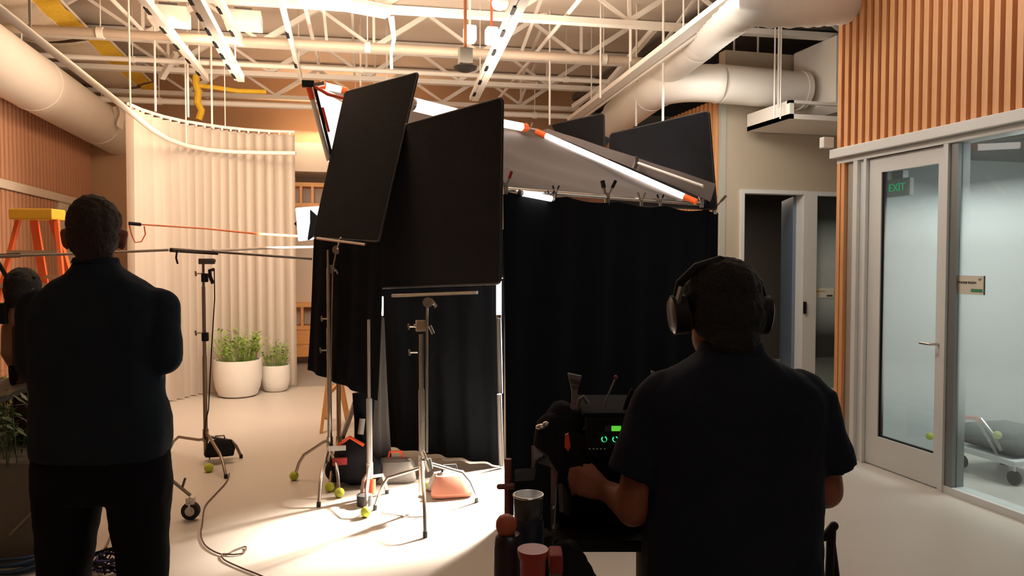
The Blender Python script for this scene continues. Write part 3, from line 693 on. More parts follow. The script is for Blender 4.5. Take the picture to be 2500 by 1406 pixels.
# drapes
t = thing('black_drape', at(840, 900, 5.5), 'short black drape clipped under the tilted left flag', 'drape')
quad_sheet([at(766, 582, 5.70), at(935, 590, 5.18), at(921, 978, 5.2), at(750, 903, 5.75)], 'cloth', BLACKN, t, .006, 40, 20, .02, .016, 4)
t = thing('black_drape', at(1080, 1100, 6.0), 'wide black drape hanging to the floor under the middle flag', 'drape')
quad_sheet([at(925, 560, 6.3), at(1232, 560, 5.85), at(1228, 1136, 5.9), at(948, 1092, 6.35)], 'cloth', BLACKN, t, .006, 70, 20, .0, .028, 5)
# tent: side drape, roof cloth, rear cloth, poles
A, B = at(1230, 466, 4.62), at(1722, 512, 6.25)
def side(u, v):
    p = A.lerp(B, u); p.z = p.z*(1-v)+.02*v
    nn = Vector(((B-A).y, -(B-A).x, 0)).normalized()
    return p+nn*(.022*math.sin(u*34+1.2*math.sin(v*2))*(.3+v))+Vector((0, 0, -.022*abs(math.sin(u*math.pi*4))*(1-v)))
tent = thing('tent_drape', Vector((A.x, A.y, 0)).lerp(Vector((B.x, B.y, 0)), .5), 'long black drape wall of the tent behind the man with headphones', 'drape')
MB().sheet(side, 110, 16, .006).build('cloth', BLACKN, tent)
B2_ = at(1752, 520, 6.35)
MB().sheet(lambda u, v: B.lerp(B2_, u)*(1)+Vector((0, 0, -B.z*v*.995))+RT*(.012*math.sin(u*9)), 10, 12, .006).build('end_flap', BLACKN, tent)
def rp(x, y):   # point of the tilted roof frame
    return at(x, y, 1)
Ra, Rb, Rc, Re = at(1228, 462, 4.66), at(1712, 498, 6.2), at(1312, 319, 6.95), at(768, 208, 6.4)
rf = thing('overhead_cloth', (Ra+Rc)/2, 'grey cloth stretched over the tent, rising toward the back', 'overhead frame')
MB().sheet(lambda u, v: Ra.lerp(Rb, u).lerp(Re.lerp(Rc, u), v)-Vector((0, 0, .10*math.sin(u*math.pi)*math.sin(v*math.pi)-.012*math.sin(u*17+v*9)*math.sin(v*math.pi))), 40, 24, .004).build('cloth', GREYC, rf)
for nm, p, q in (('front_pipe', Ra, Rb), ('side_pipe', Rb, Rc), ('rear_pipe', Rc, Re), ('side_pipe', Re, Ra)):
    MB().tube([p, q], .016, 10).build(nm, CHROME, rf)
# led tubes on the frame edges
def tube_light(p, q, label, ends=True, r=.024, cap=.09, capm=None):
    p, q = Vector(p), Vector(q); d = (q-p).normalized(); t = thing('tube_light', p, label, 'tube light')
    MB().tube([p+d*cap, q-d*cap], r, 14).build('tube', LED, t)
    m_ = mat('orange end cap', (1.0, .13, .02), .5, emit=.35) if ends else CHROME
    MB().tube([p, p+d*cap], r*1.08, 14).build('end_cap', m_, t); MB().tube([q-d*cap, q], r*1.08, 14).build('end_cap', m_, t)
    return t
uz = Vector((0, 0, .045))
tube_light(at(1310, 321, 6.85)+uz*0, at(1700, 493, 6.1), 'long glowing tube light with orange ends running down to the right', cap=.11)
tube_light(at(1003, 253, 5.75), at(1112, 280, 6.05), 'glowing tube between the two large black flags', False, .05, .02)
tube_light(at(1180, 292, 6.4), at(1285, 312, 6.75), 'short glowing tube just right of the middle flag', True, .034, .06)
tube_light(at(1268, 470, 4.7), at(1350, 486, 4.9), 'short glowing tube along the front edge of the tent', False, .018, .02)
tube_light(at(780, 207, 6.3), at(846, 223, 6.4), 'short glowing tube at the top left corner clamp', True, .03, .05)
# vertical slits of light
for (x, y0_, y1_, d, lb) in [(930, 724, 770, 5.9, 'small vertical lit tube left of the middle drape'), (1218, 672, 768, 5.75, 'small vertical lit tube in the gap beside the tent')]:
    t = thing('upright_tube_light', at(x, y1_, d), lb, 'tube light')
    MB().tube([at(x, y0_, d), at(x, y1_, d)], .019, 10).build('tube', LEDS, t)
    MB().tube([at(x, y1_, d), at(x, y1_+8, d)], .021, 10).build('end_cap', CHROME, t)
    if x < 1000: p = at(x, y1_, d); MB().tube([p, Vector((p.x, p.y, 0))], .009, 8).build('pole', CHROME, t)
# grey pole at tent corner
t = thing('tent_pole', on_z(1224, 1137), 'pale grey upright pole in the bright gap of the tent', 'pole')
for a_, b_ in ((465, 672), (776, 960), (962, 1137)):
    MB().tube([at(1216+(a_-465)*.006, a_, 5.8), at(1216+(b_-465)*.012, b_, 5.85)], .010 if a_ == 465 else .019, 10).build('section', mat('pale grey pole', (.09, .085, .08), .6), t)
MB().ell(at(1224, 464, 5.75), .024).build('ball_head', CHROME, t)
MB().ell(at(1227, 676, 5.7), .014).build('wing_nut', CHROME, t)
# corner frame pole rear left: white pipe with red tape
t = thing('frame_leg', at(800, 388, 5.5), 'leaning white pipe with red and black tape at the left of the tilted flag', 'pole')
p0, p1 = at(752, 205, 5.75), at(803, 392, 5.9)
MB().tube([p0, p1], .019, 10).build('pipe', FRAMEW, t)
MB().tube([p0.lerp(p1, .02), p0.lerp(p1, .2)], .022, 10).build('tape', REDP, t)
MB().tube([p0+RT*.045, p1+RT*.03], .012, 8).build('dark_rod', BLACKM, t)
MB().tube([p0.lerp(p1, .3)+RT*.062, p0.lerp(p1, .62)+RT*.06], .010, 8).build('red_rod', REDP, t)
MB().box(p0, (.09, .05, .05)).build('corner_clamp', BLACKM, t, bevel=.006)
MB().bar(p0+Vector((0, 0, -.02)), at(792, 197, 5.75)-Vector((0, 0, .02)), .028).build('arm', CHROME, t)
tag(MB().tube([at(770, 212, 5.5), at(800, 230, 5.5), at(838, 240, 5.55)], .012, 8).build('red_cable', REDP), 'red cable curling behind the top left clamp', 'cable')
# silk at left behind the tilted flag
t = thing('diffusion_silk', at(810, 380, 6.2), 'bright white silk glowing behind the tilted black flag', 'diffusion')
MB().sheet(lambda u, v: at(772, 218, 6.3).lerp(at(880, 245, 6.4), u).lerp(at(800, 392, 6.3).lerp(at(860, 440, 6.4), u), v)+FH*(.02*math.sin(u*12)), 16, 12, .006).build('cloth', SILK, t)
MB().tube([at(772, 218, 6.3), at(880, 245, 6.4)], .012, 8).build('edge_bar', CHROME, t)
# softbox
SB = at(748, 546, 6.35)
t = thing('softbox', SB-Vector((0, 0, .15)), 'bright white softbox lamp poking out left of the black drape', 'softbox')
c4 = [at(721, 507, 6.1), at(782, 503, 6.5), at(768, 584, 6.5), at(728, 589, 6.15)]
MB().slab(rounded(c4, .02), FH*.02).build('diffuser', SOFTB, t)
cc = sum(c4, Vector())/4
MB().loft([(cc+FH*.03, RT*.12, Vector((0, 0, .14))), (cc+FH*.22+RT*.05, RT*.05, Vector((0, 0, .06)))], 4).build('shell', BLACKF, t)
# clamps
def clamp(p, label, col, s=1.0, lean=0):
    p = Vector(p); t = thing('spring_clamp', p, label, 'clamp', 'spring clamps along the tent edge')
    for k in (-1, 1):
        a = p+RT*(.008*k*s); b = p+RT*((.035*k+lean)*s)+Vector((0, 0, .075*s))
        MB().bar(a, a.lerp(b, .6), .016*s, .010*s).build('handle', CHROME, t)
        MB().bar(a.lerp(b, .5), b, .022*s, .016*s).build('grip', col, t)
        MB().bar(a, p+RT*(.006*k*s)-Vector((0, 0, .05*s)), .016*s, .010*s).build('jaw', CHROME, t)
    MB().tube([p-FH*.015*s, p+FH*.015*s], .012*s, 8).build('spring', CHROME, t)
RG = mat('red clamp grip', (.62, .03, .02), .5)
clamp(at(1234, 452, 4.6), 'red gripped spring clamp at the near top corner of the tent', RG, 1.1)
clamp(at(1482, 476, 5.35), 'large black spring clamp halfway along the tent edge', BLACKM, 1.35, .01)
clamp(at(1345, 482, 4.9), 'small spring clamp beside the short glowing tube', BLACKM, .6)
clamp(at(1357, 470, 4.95), 'small dark clamp left of the halfway clamp', BLACKM, .6)
clamp(at(1566, 490, 5.6), 'steel spring clamp right of the halfway clamp', CHROME, .8)
clamp(at(1612, 492, 5.75), 'small black clamp near the orange tube end', BLACKM, .7)
clamp(at(1713, 490, 6.15), 'red and black spring clamp at the far top corner of the tent', RG, 1.1)
clamp(at(1745, 505, 6.2), 'pale steel clamp sticking out at the right tent corner', CHROME, 1.2, .04)
clamp(at(1292, 316, 6.9), 'small pale clamp left of the orange tube end', CHROME, .8)
# reflecting pipe in front of the right flag
t = thing('grey_scrim', at(1520, 420, 6.3), 'grey brown scrim hanging between the long tube light and the right black flag', 'scrim')
MB().sheet(lambda u, v: at(1338, 314, 6.75).lerp(at(1748, 448, 5.75), u).lerp(at(1322, 318, 6.75).lerp(at(1735, 492, 5.75), u), v)+FH*(.01*math.sin(u*21)), 30, 8, .004).build('cloth', sheer('grey brown scrim', (.26, .21, .19), .5), t)
tag(MB().tube([at(1555, 398, 6.1), at(1716, 455, 5.7)], .014, 10).build('steel_pipe', mat('pale pipe', (.75, .7, .65), .4)), 'pale steel pipe crossing the right black flag', 'pipe')
tag(MB().tube([at(1553, 382, 6.1), at(1553, 398, 6.1), at(1548, 412, 6.1)], .02, 8).build('pipe_knuckle', STEELD), 'dark knuckle joining the pale pipe to the frame', 'clamp')

# ---------------------------------------------------------------- stands
def knob(t, p, s=1.0, left=-1):
    r_ = MB().tube([p, p+RT*(left*.05*s)], .006*s, 6).tube([p+RT*(left*.05*s)+Vector((0, 0, -.02*s)), p+RT*(left*.055*s)+Vector((0, 0, .02*s))], .008*s, 6)
    return r_.build('knob', CHROME, t)
def head(t, p, s=1.0):
    k = MB().tube([p-FH*.02*s, p+FH*.02*s], .032*s, 14).tube([p+RT*.03*s, p+RT*.05*s-Vector((0, 0, .035*s))], .008*s, 6)
    return k.build('grip_head', CHROME, t)
def cstand(base, feet, secs, label, zleg=.3, balls=(), r=.0155, m=CHROME, heads=(), knobs=(), tape=None):
    """base: floor point under the column; feet: floor points; secs: list of (z0,z1,r)"""
    base = Vector(base); t = thing('light_stand', base, label, 'stand')
    for z0, z1, rr in secs:
        MB().tube([base+Vector((0, 0, z0)), base+Vector((0, 0, z1))], rr, 12).build('column', m, t)
    for i, f in enumerate(feet):
        f = Vector(f); d = f-base; d.z = 0
        pts = [base+Vector((0, 0, zleg-.03*i)), base+d*.18+Vector((0, 0, zleg-.02-.03*i))]
        pts += [base+d*.72+Vector((0, 0, zleg*.62)), base+d*.86+Vector((0, 0, zleg*.42)), f+Vector((0, 0, .012))]
        lg = MB().tube(pts, .0115, 10).build('leg', m, t)
        MB().tube([base+Vector((0, 0, zleg-.03*i-.02)), base+Vector((0, 0, zleg-.03*i+.02))], r*1.5, 12).build('collar', m, t)
        if i in balls: MB().ell(f+Vector((0, 0, .033)), .033, n=18, h=12).build('tennis_ball', TENNIS, t)['label'] = 'yellow green tennis ball on the foot'
        else: MB().tube([f+Vector((0, 0, 0)), f.lerp(pts[-2], .1)+Vector((0, 0, .02))], .014, 8).build('rubber_foot', RUBBER, t)
    for p in knobs: knob(t, p)
    for p in heads: head(t, p)
    return t
def zof(py, d): return at(1250, py, d).z
# stand 1 (left, under the tilted flag)
b1 = on_z(806, 1172); d1 = 5.52
t = cstand(b1, [on_z(718, 1172), on_z(778, 1238), on_z(829, 1214)], [(.1, zof(800, d1), .017), (zof(800, d1), zof(655, d1), .013), (zof(655, d1), zof(610, d1), .009)], 'chrome stand holding the tilted left flag, tennis balls on its feet', balls=(0, 2),
           knobs=[at(803, 778, d1), at(800, 855, d1)], heads=[at(809, 657, d1), at(823, 610, d1)])
MB().tube([at(813, 660, d1-.02), at(806, 1010, d1-.02)], .006, 8).build('grip_arm', CHROME, t)
MB().tube([at(814, 655, d1), at(822, 612, d1), at(832, 580, 5.4)], .007, 8).build('grip_arm', CHROME, t)
# stand 2 (middle)
d2_ = 4.85; b2 = on_z(1029, 1246)
b2 = Vector((at(1029, 1000, d2_).x, at(1029, 1000, d2_).y, 0))
t = cstand(b2, [on_z(1038, 1312), on_z(1164, 1226), on_z(915, 1245)], [(.1, zof(950, d2_), .019), (zof(950, d2_), zof(815, d2_), .014)], 'chrome stand in front of the wide drape, holding the middle flag', zleg=.34,
           knobs=[at(1020, 860, d2_)], heads=[at(1045, 738, d2_-.05)])
MB().box(at(1027, 795, d2_), (.06, .05, .07)).tube([at(1010, 795, d2_), at(1044, 800, d2_)], .012, 8).build('knuckle', mat('brass knuckle', (.5, .38, .28), .35, .8), t, bevel=.005)
knob(t, at(1018, 797, d2_)); 
MB().tube([at(1043, 738, d2_-.04), at(1042, 1105, d2_-.04)], .0075, 8).build('grip_arm', CHROME, t)
MB().tube([at(1052, 730, d2_-.05), at(1066, 748, d2_-.05)], .01, 8).tube([at(1049, 795, d2_), at(1058, 815, d2_)], .011, 8).build('t_handle', CHROME, t)
MB().tube([at(1032, 1100, d2_-.02), at(1048, 1150, d2_-.02)], .012, 8).tube([at(1045, 1120, d2_), at(1050, 1145, d2_)], .02, 8).build('latch', CHROME, t)
# stand 3: silver with red strap and ball
b3 = on_z(903, 1215); d3_ = b3.dot(FH)
t = cstand(b3, [on_z(893, 1262), on_z(882, 1225), on_z(945, 1205)], [(.05, zof(975, d3_), .019), (zof(975, d3_), zof(775, d3_+.2), .010)], 'silver stand with a red strap round its foot', zleg=.22, balls=(0,), m=mat('bright silver tube', (.7, .68, .65), .3, .7))
MB().tube([at(905, 1170, d3_-.02), at(904, 1208, d3_-.05)], .034, 12).build('strap', REDP, t)
MB().lathe(at(890, 1222, d3_-.1), [(.02, -.05), (.05, -.04), (.05, .04), (.02, .05)]).build('caster', RUBBER, t)
# stand 4: brown metal column behind
b4 = on_z(828, 1140)
t = cstand(b4, [on_z(805, 1200), on_z(870, 1150), on_z(800, 1130)], [(.05, .95, .017)], 'dark bronze stand behind the left drape', zleg=.22, balls=(0,), m=mat('bronze tube', (.30, .20, .13), .35, .7))
tag(MB().bar(at(866, 985, 6.1), on_z(836, 1068), .035, .03).build('dark_strut', STEELD), 'dark leaning strut between the left drape and the wooden tripod', 'strut')
# stand 5: boom stand left
b5 = on_z(503, 1126); d5 = b5.dot(FH)
t = cstand(b5, [on_z(552, 1168), on_z(589, 1118), on_z(412, 1104)], [(.05, zof(870, d5), .017), (zof(870, d5), zof(700, d5), .014), (zof(700, d5), zof(640, d5), .010)], 'tall stand carrying the long horizontal poles in front of the curtain', zleg=.24, m=mat('weathered steel tube', (.28, .24, .20), .35, .7),
           knobs=[at(494, 668, d5), at(494, 813, d5)])
tb = MB().ell(on_z(510, 1152)+Vector((0, 0, .033)), .034, n=18, h=12).build('tennis_ball', TENNIS); tag(tb, 'tennis ball on the floor under the pole stand', 'ball')
MB().box(at(505, 638, d5), (.12, .05, .045)).tube([at(488, 640, d5), at(526, 636, d5)], .014, 8).build('cradle', STEELD, t, bevel=.006)
MB().box(at(500, 678, d5), (.05, .05, .07)).box(at(501, 822, d5), (.05, .05, .07)).build('collar', BLACKM, t, bevel=.008)
tag(MB().tube([at(522, 658, d5), at(512, 660, d5-.03), at(513, 675, d5-.03), at(520, 692, d5-.03)], .014, 8).build('hanging_strap', BLACKM), 'short black strap hanging off the pole stand', 'strap')
tag(MB().tube([at(523, 655, d5), at(524, 730, d5), at(516, 860, d5), at(509, 1000, d5), at(502, 1030, d5), at(499, 1060, d5), on_z(512, 1120)], .005, 6).build('thin_cable', BLACKM), 'thin dark cable running down the pole stand', 'cable')
def pole(name, pts, r, m, label, cat='pole', grip=None):
    t = thing(name, pts[0], label, cat); MB().tube(pts, r, 10).build('tube', m, t)
    if grip: MB().tube([Vector(pts[0]).lerp(pts[-1], g) for g in grip], r*1.6, 10).build('foam_grip', BLACKM, t)
    return t
GP = mat('grey brown pole', (.26, .21, .17), .5)
pole('boom_pole', [at(-60, 627, 5.6), at(180, 620, 5.75), at(412, 610, d5)], .011, GP, 'grey boom pole reaching in from the left edge', grip=(0, .22))
pole('boom_pole', [at(520, 612, d5), at(640, 606, 6.6), at(765, 603, 7.2)], .012, mat('pale pole', (.55, .47, .40), .5), 'pale boom pole reaching right toward the softbox')
pole('boom_pole', [at(415, 610, d5-.03), at(520, 614, d5-.05), at(762, 632, 6.2)], .011, STEELD, 'dark boom pole sloping right to the black drape', grip=(0, .33))
tag(MB().tube([at(432, 612, d5-.05), at(430, 630, d5-.06), at(434, 644, d5-.05)], .008, 6).build('strap', BLACKM), 'thin black strap drooping under the boom pole grip', 'strap')
tag(MB().tube([at(316, 546, 5.6), at(500, 558, 6.2), at(620, 570, 6.6), at(735, 577, 7.0)], [.006, .006, .009, .011], 8).build('orange_pole', mat('orange pole', (.85, .22, .07), .5)), 'thin orange pole pointing right toward the softbox', 'pole')
tag(MB().tube([at(314, 545, 5.55), at(344, 548, 5.6)], .013, 8).build('pole_grip', BLACKM), 'black grip on the near end of the orange pole', 'grip')
tag(MB().tube([at(316, 550, 5.55), at(322, 575, 5.55), at(330, 592, 5.55), at(345, 590, 5.57), at(355, 572, 5.6), at(352, 552, 5.6)], .005, 6).build('orange_ribbon', ORANGE), 'loop of orange ribbon hanging from the pole grip', 'ribbon')
# stand 6: rolling stand behind the man
b6 = on_z(340, 1270)
t = thing('rolling_stand', b6, 'rolling stand behind the standing man, one black caster showing', 'stand')
MB().tube([b6+Vector((0, 0, .25)), b6+Vector((0, 0, 1.3))], .018, 10).build('column', CHROME, t)
for fx, fy in ((466, 1268), (300, 1230), (330, 1330)):
    f = on_z(fx, fy); top = b6+Vector((0, 0, .42))
    MB().tube([top, f+Vector((0, 0, .15))], .011, 8).build('leg', GP, t)
    w_ = MB(); ax = (f-b6).normalized().cross(Vector((0, 0, 1)))
    w_.tube([f+Vector((0, 0, .056))-ax*.016, f+Vector((0, 0, .056))+ax*.016], .055, 20); cst = w_.build('caster', RUBBER, t)
    MB().tube([f+Vector((0, 0, .056))-ax*.020, f+Vector((0, 0, .056))+ax*.020], .030, 14).build('hub', CHROME, cst)
    MB().box(f+Vector((0, 0, .12)), (.05, .05, .04)).bar(f+Vector((0, 0, .11))+ax*.024, f+Vector((0, 0, .05))+ax*.024, .014).build('fork', CHROME, cst)
    MB().bar(f+Vector((0, 0, .2))-RT*.05, f+Vector((0, 0, .26))-RT*.03, .012).build('brake_lever', STEELD, t)
# ---------------------------------------------------------------- sandbags, cases
def sandbag(c, s, col, label, m2=None, handle=BLACKM, ang=0.3):
    c = Vector(c); t = thing('sandbag', c-Vector((0, 0, .09*s)), label, 'sandbag')
    ax = RT*math.cos(ang)+FH*math.sin(ang); bx = -RT*math.sin(ang)+FH*math.cos(ang); z = Vector((0, 0, 1))
    for k, m_ in ((-1, m2 or col), (1, col)):
        q = c+bx*(.09*s*k)
        MB().loft([(q-z*.10*s+bx*.02*k*s, ax*.17*s, bx*.035*s), (q-z*.06*s+bx*.02*k*s, ax*.18*s, bx*.065*s), (q+z*.0, ax*.165*s, bx*.055*s), (q+z*.07*s-bx*.04*k*s, ax*.13*s, bx*.04*s)], 16, .7).build('pouch', m_, t)
    MB().loft([(c+z*.04*s, ax*.13*s, bx*.10*s), (c+z*.085*s, ax*.10*s, bx*.05*s)], 14, .7).build('bridge', col, t)
    MB().tube([c+ax*(-.07*s)+z*.07*s, c+ax*(-.05*s)+z*.14*s, c+ax*(.05*s)+z*.14*s, c+ax*(.07*s)+z*.07*s], .011*s, 8).build('handle', handle, t)
    return t
sandbag(at(537, 1090, d5+.05)+Vector((0, 0, -.0)), .62, BLACKF, 'black sandbag hooked on the leg of the pole stand', handle=CHROME)
g = on_z(966, 1168)
sandbag(g+Vector((0, 0, .08)), .85, GREYB, 'grey sandbag with red handle lying by the drape', handle=REDP, ang=.1)
g = on_z(1098, 1205)
sandbag(g+Vector((0, 0, .085)), .8, GREYB, 'grey and rust sandbag on the foot of the middle stand', m2=mat('rust canvas', (.36, .14, .09), .8), ang=.25)
for k, (p, m_) in enumerate([((1045, 1190), TENNIS)]):
    tag(MB().ell(on_z(1046, 1196)+Vector((0, 0, .033)), .033, n=16, h=10).build('tennis_ball', m_), 'pale tennis ball beside the rust sandbag', 'ball')
# black equipment bag with red straps
g = on_z(862, 1180); t = thing('equipment_bag', g, 'black equipment bag with red straps on the floor behind the left stands', 'bag')
blob(MB().ell(g+Vector((0, 0, .16)), (.15, .13, .17)).ell(g+RT*.10+Vector((0, 0, .1)), (.12, .12, .11)).ell(g-RT*.1+Vector((0, 0, .1)), (.10, .10, .10)), 'bag_body', BLACKF, t, .02, 3, .03, .15)
MB().tube([g+RT*-.08+Vector((0, 0, .3))-FH*.1, g+RT*.0+Vector((0, 0, .36))-FH*.1, g+RT*.1+Vector((0, 0, .3))-FH*.1], .012, 8).build('strap', REDP, t)
MB().box(g-RT*.06+Vector((0, 0, .2))-FH*.15, (.10, .03, .05)).build('buckle', mat('dark red webbing', (.35, .02, .02), .7), t, bevel=.005)
MB().box(g-RT*.08+Vector((0, 0, .29))-FH*.14, (.12, .03, .03)).build('pale_tag', FRAMEW, t)
t = thing('black_cable_bundle', on_z(890, 1170), 'black cloth bundle hanging below the left drape', 'cloth')
MB().loft([(at(888, 960, 5.6), RT*.085, FH*.05), (at(888, 1030, 5.6), RT*.07, FH*.06), (at(885, 1100, 5.55), RT*.06, FH*.05), (at(893, 1170, 5.5), RT*.07, FH*.06)], 16).build('cloth', BLACKN, t)
MB().tube([at(885, 1022, 5.52), at(880, 1060, 5.5)], .022, 10).build('grey_clip', GREYB, t)
t = thing('grey_drape', on_z(935, 1185), 'narrow dark grey drape hanging at the left edge of the wide black one', 'drape')
quad_sheet([at(922, 775, 5.8), at(938, 775, 5.85), at(958, 1135, 5.7), at(905, 1150, 5.6)], 'cloth', mat('dark grey cloth', (.075, .07, .068), .9), t, .006, 14, 14, .0, .02, 2)
# wooden tripod
top = at(812, 830, 7.2); t = thing('wooden_tripod', on_z(800, 1040), 'orange wooden tripod half hidden behind the left drape', 'tripod')
for f in (on_z(784, 1057), on_z(797, 1022), on_z(850, 1030)): MB().bar(top, f, .045, .03).build('leg', WOODO, t)
MB().bar(at(798, 965, 7.1), at(828, 935, 7.2), .03).build('brace', WOODO, t); MB().lathe(top-Vector((0, 0, .03)), [(.06, 0), (.08, .03), (.08, .06), (.05, .08)]).build('crown', WOODO, t)
# ---------------------------------------------------------------- planters
def planter(pl, pr, ytop, ybot, label):
    c = on_z((pl+pr)/2, ybot-12); d = c.dot(FH); r_ = (pr-pl)/2*d/F; h = at(1250, ytop+6, d).z
    t = thing('round_planter', c, label, 'planter')
    MB().lathe(c, [(r_*.62, 0), (r_*.80, .02), (r_*.93, h*.25), (r_, h*.5), (r_*1.0, h*.9), (r_*.98, h), (r_*.90, h), (r_*.88, h-.06)], 40).build('pot', POT, t)
    MB().lathe(c, [(r_*.88, h-.07), (r_*.87, h-.05)], 30).build('soil', SOIL, t)
    return c, r_, h
def leafy(c, r_, h, n, hh, spread, m, name, label, lw=.018, seed=1, cat='plant', off=None):
    rg = random.Random(seed); t = thing(name, c+Vector((0, 0, h)), label, cat)
    mb = MB(); st = MB(); st_any = False
    for k in range(n):
        a = rg.uniform(0, 6.283); q = rg.random()**.5*r_*.7
        b = c+Vector((q*math.cos(a), q*math.sin(a), h))+(off or Vector((0, 0, 0)))
        H = hh*rg.uniform(.45, 1); tip = b+Vector((math.cos(a)*spread*rg.uniform(.1, 1), math.sin(a)*spread*rg.uniform(.1, 1), H))
        st.tube([b, b.lerp(tip, .5)+Vector((0, 0, H*.08)), tip], [.004, .003, .002], 5); st_any = True
        for j in range(7):
            f = rg.uniform(.3, 1.0); p = b.lerp(tip, f)+Vector((0, 0, H*.08*math.sin(f*3.1)))
            th = rg.uniform(0, 6.283); L = rg.uniform(.04, .10); d = Vector((math.cos(th), math.sin(th), rg.uniform(-.3, .8))).normalized()
            s_ = d.cross(Vector((0, 0, 1))).normalized()*lw*rg.uniform(.5, 1)
            mb.add([p, p+d*L*.5+s_, p+d*L, p+d*L*.5-s_], [(0, 1, 2, 3)])
    mb.build('leaves', m, t)['kind'] = 'stuff'; st.build('stems', m, t)['kind'] = 'stuff'
c, r_, h = planter(525, 638, 872, 978, 'large white round planter in front of the curtain')
leafy(c, r_, h-.05, 60, .40, .20, LEAF, 'feathery_plant', 'feathery light green plant in the large white planter', .020, 1)
c, r_, h = planter(639, 708, 885, 966, 'small white round planter right of the large one')
leafy(c, r_, h-.05, 26, .34, .10, LEAF, 'feathery_plant', 'sparse light green plant in the small white planter', .016, 2)
# ---------------------------------------------------------------- ladder
lt_ = [at(42, 524, 6.4), at(141, 524, 6.4)]
fl = on_z(-75, 1110); fr = on_z(225, 1110)
fl = at(40, 512, 6.4)+RT*(-.42); fr = at(143, 512, 6.4)+RT*(.30)
LT = thing('step_ladder', Vector((at(90, 512, 6.4).x, at(90, 512, 6.4).y, 0)), 'orange fibreglass step ladder with yellow cap by the left slat wall', 'ladder')
tl, tr = lt_; zt = tl.z
bl = Vector((tl.x, tl.y, 0))-RT*.36-FH*.25; brr = Vector((tr.x, tr.y, 0))+RT*.28-FH*.25
MB().box((tl+tr)/2, ((tr-tl).length+.02, .20, .09), (RT, FH, Vector((0, 0, 1)))).build('top_cap', YELLOW, LT, bevel=.012)
tls, trs = tl+RT*.01-Vector((0, 0, .04)), tr-RT*.01-Vector((0, 0, .04))
MB().bar(tls, bl, .055, .03).build('rail', ORANGE, LT); MB().bar(trs, brr, .055, .03).build('rail', ORANGE, LT)
for q in [k/7 for k in range(1, 7)]:
    MB().bar(tls.lerp(bl, q), trs.lerp(brr, q), .07, .035).build('step', ALU, LT)
b2l = Vector((tl.x, tl.y, 0))-RT*.05+FH*.75; b2r = Vector((tr.x, tr.y, 0))+RT*.02+FH*.75
for p, q in ((tls+RT*.10+FH*.05, b2l), (trs-RT*.06+FH*.05, b2r)): MB().bar(p, q, .06, .035).build('rear_rail', ORANGE, LT)
for q in (.25, .45, .65, .85): MB().bar((tls+RT*.1+FH*.05).lerp(b2l, q), (trs-RT*.06+FH*.05).lerp(b2r, q), .03, .03).build('rear_brace', ALU, LT)
for q in (.42,): MB().bar(tls.lerp(bl, q), (tls+RT*.1+FH*.05).lerp(b2l, q), .02).build('spreader', ALU, LT)
# ---------------------------------------------------------------- planter bench at the left edge
pc_ = at(20, 1100, 4.1); PX = at(98, 1200, 3.95)
t = thing('planter_box', Vector((pc_.x-.3, pc_.y, 0)), 'warm grey planter box at the lower left corner', 'planter')
e0 = Vector((PX.x, PX.y, 0)); hb = at(50, 1118, 4.05).z
bxA = -RT; 
def pbx(u, v, z): return e0+bxA*u+FH*v+Vector((0, 0, z))
MB().slab([pbx(0, 0, 0), pbx(1.5, 0, 0), pbx(1.5, .45, 0), pbx(0, .45, 0)], (0, 0, hb)).build('box', GREYP, t, bevel=.006)
MB().bar(at(24, 1305, 3.93), at(84, 1244, 3.93), .012, .01).build('seam', mat('pale seam', (.3, .26, .2), .6), t)
zt_ = at(40, 940, 4.3).z
tg = thing('tray_table', Vector((pc_.x-.3, pc_.y+.5, 0)), 'grey blurred tray table behind the man at the left edge', 'table')
MB().slab([at(86, 905, 4.5), at(86, 935, 4.3), at(-40, 985, 4.2), at(-40, 935, 4.4)], (0, 0, -.035)).build('tabletop', mat('grey laminate', (.16, .16, .155), .5), tg, bevel=.005)
for p in (at(70, 925, 4.4), at(-30, 960, 4.3)): MB().bar(p, Vector((p.x, p.y, 0)), .03).build('leg', STEELD, tg)
leafy(pbx(.30, .22, 0), .42, hb-.02, 70, .42, .16, LEAFD, 'bushy_plant', 'dark green bushy plant growing in the grey planter box', .016, 5)
leafy(pbx(1.0, .22, 0), .35, hb-.02, 40, .42, .16, LEAFD, 'bushy_plant', 'dark green plant at the far left end of the planter box', .016, 8)
q = at(20, 925, 4.7)
leafy(Vector((q.x, q.y, 0)), .3, q.z-.22, 50, .26, .1, mat('olive leaf', (.16, .20, .03), .7, noise_s=9, var=.3), 'low_plant', 'olive green plant above the grey tray table', .016, 9)
MB().lathe(Vector((q.x, q.y, 0)), [(.2, 0), (.24, .1), (.26, q.z-.25), (.26, q.z-.2)], 24).build('plant_tub', GREYP)
tag(bpy.data.objects['plant_tub'], 'grey tub under the olive green plant at the left edge', 'planter')
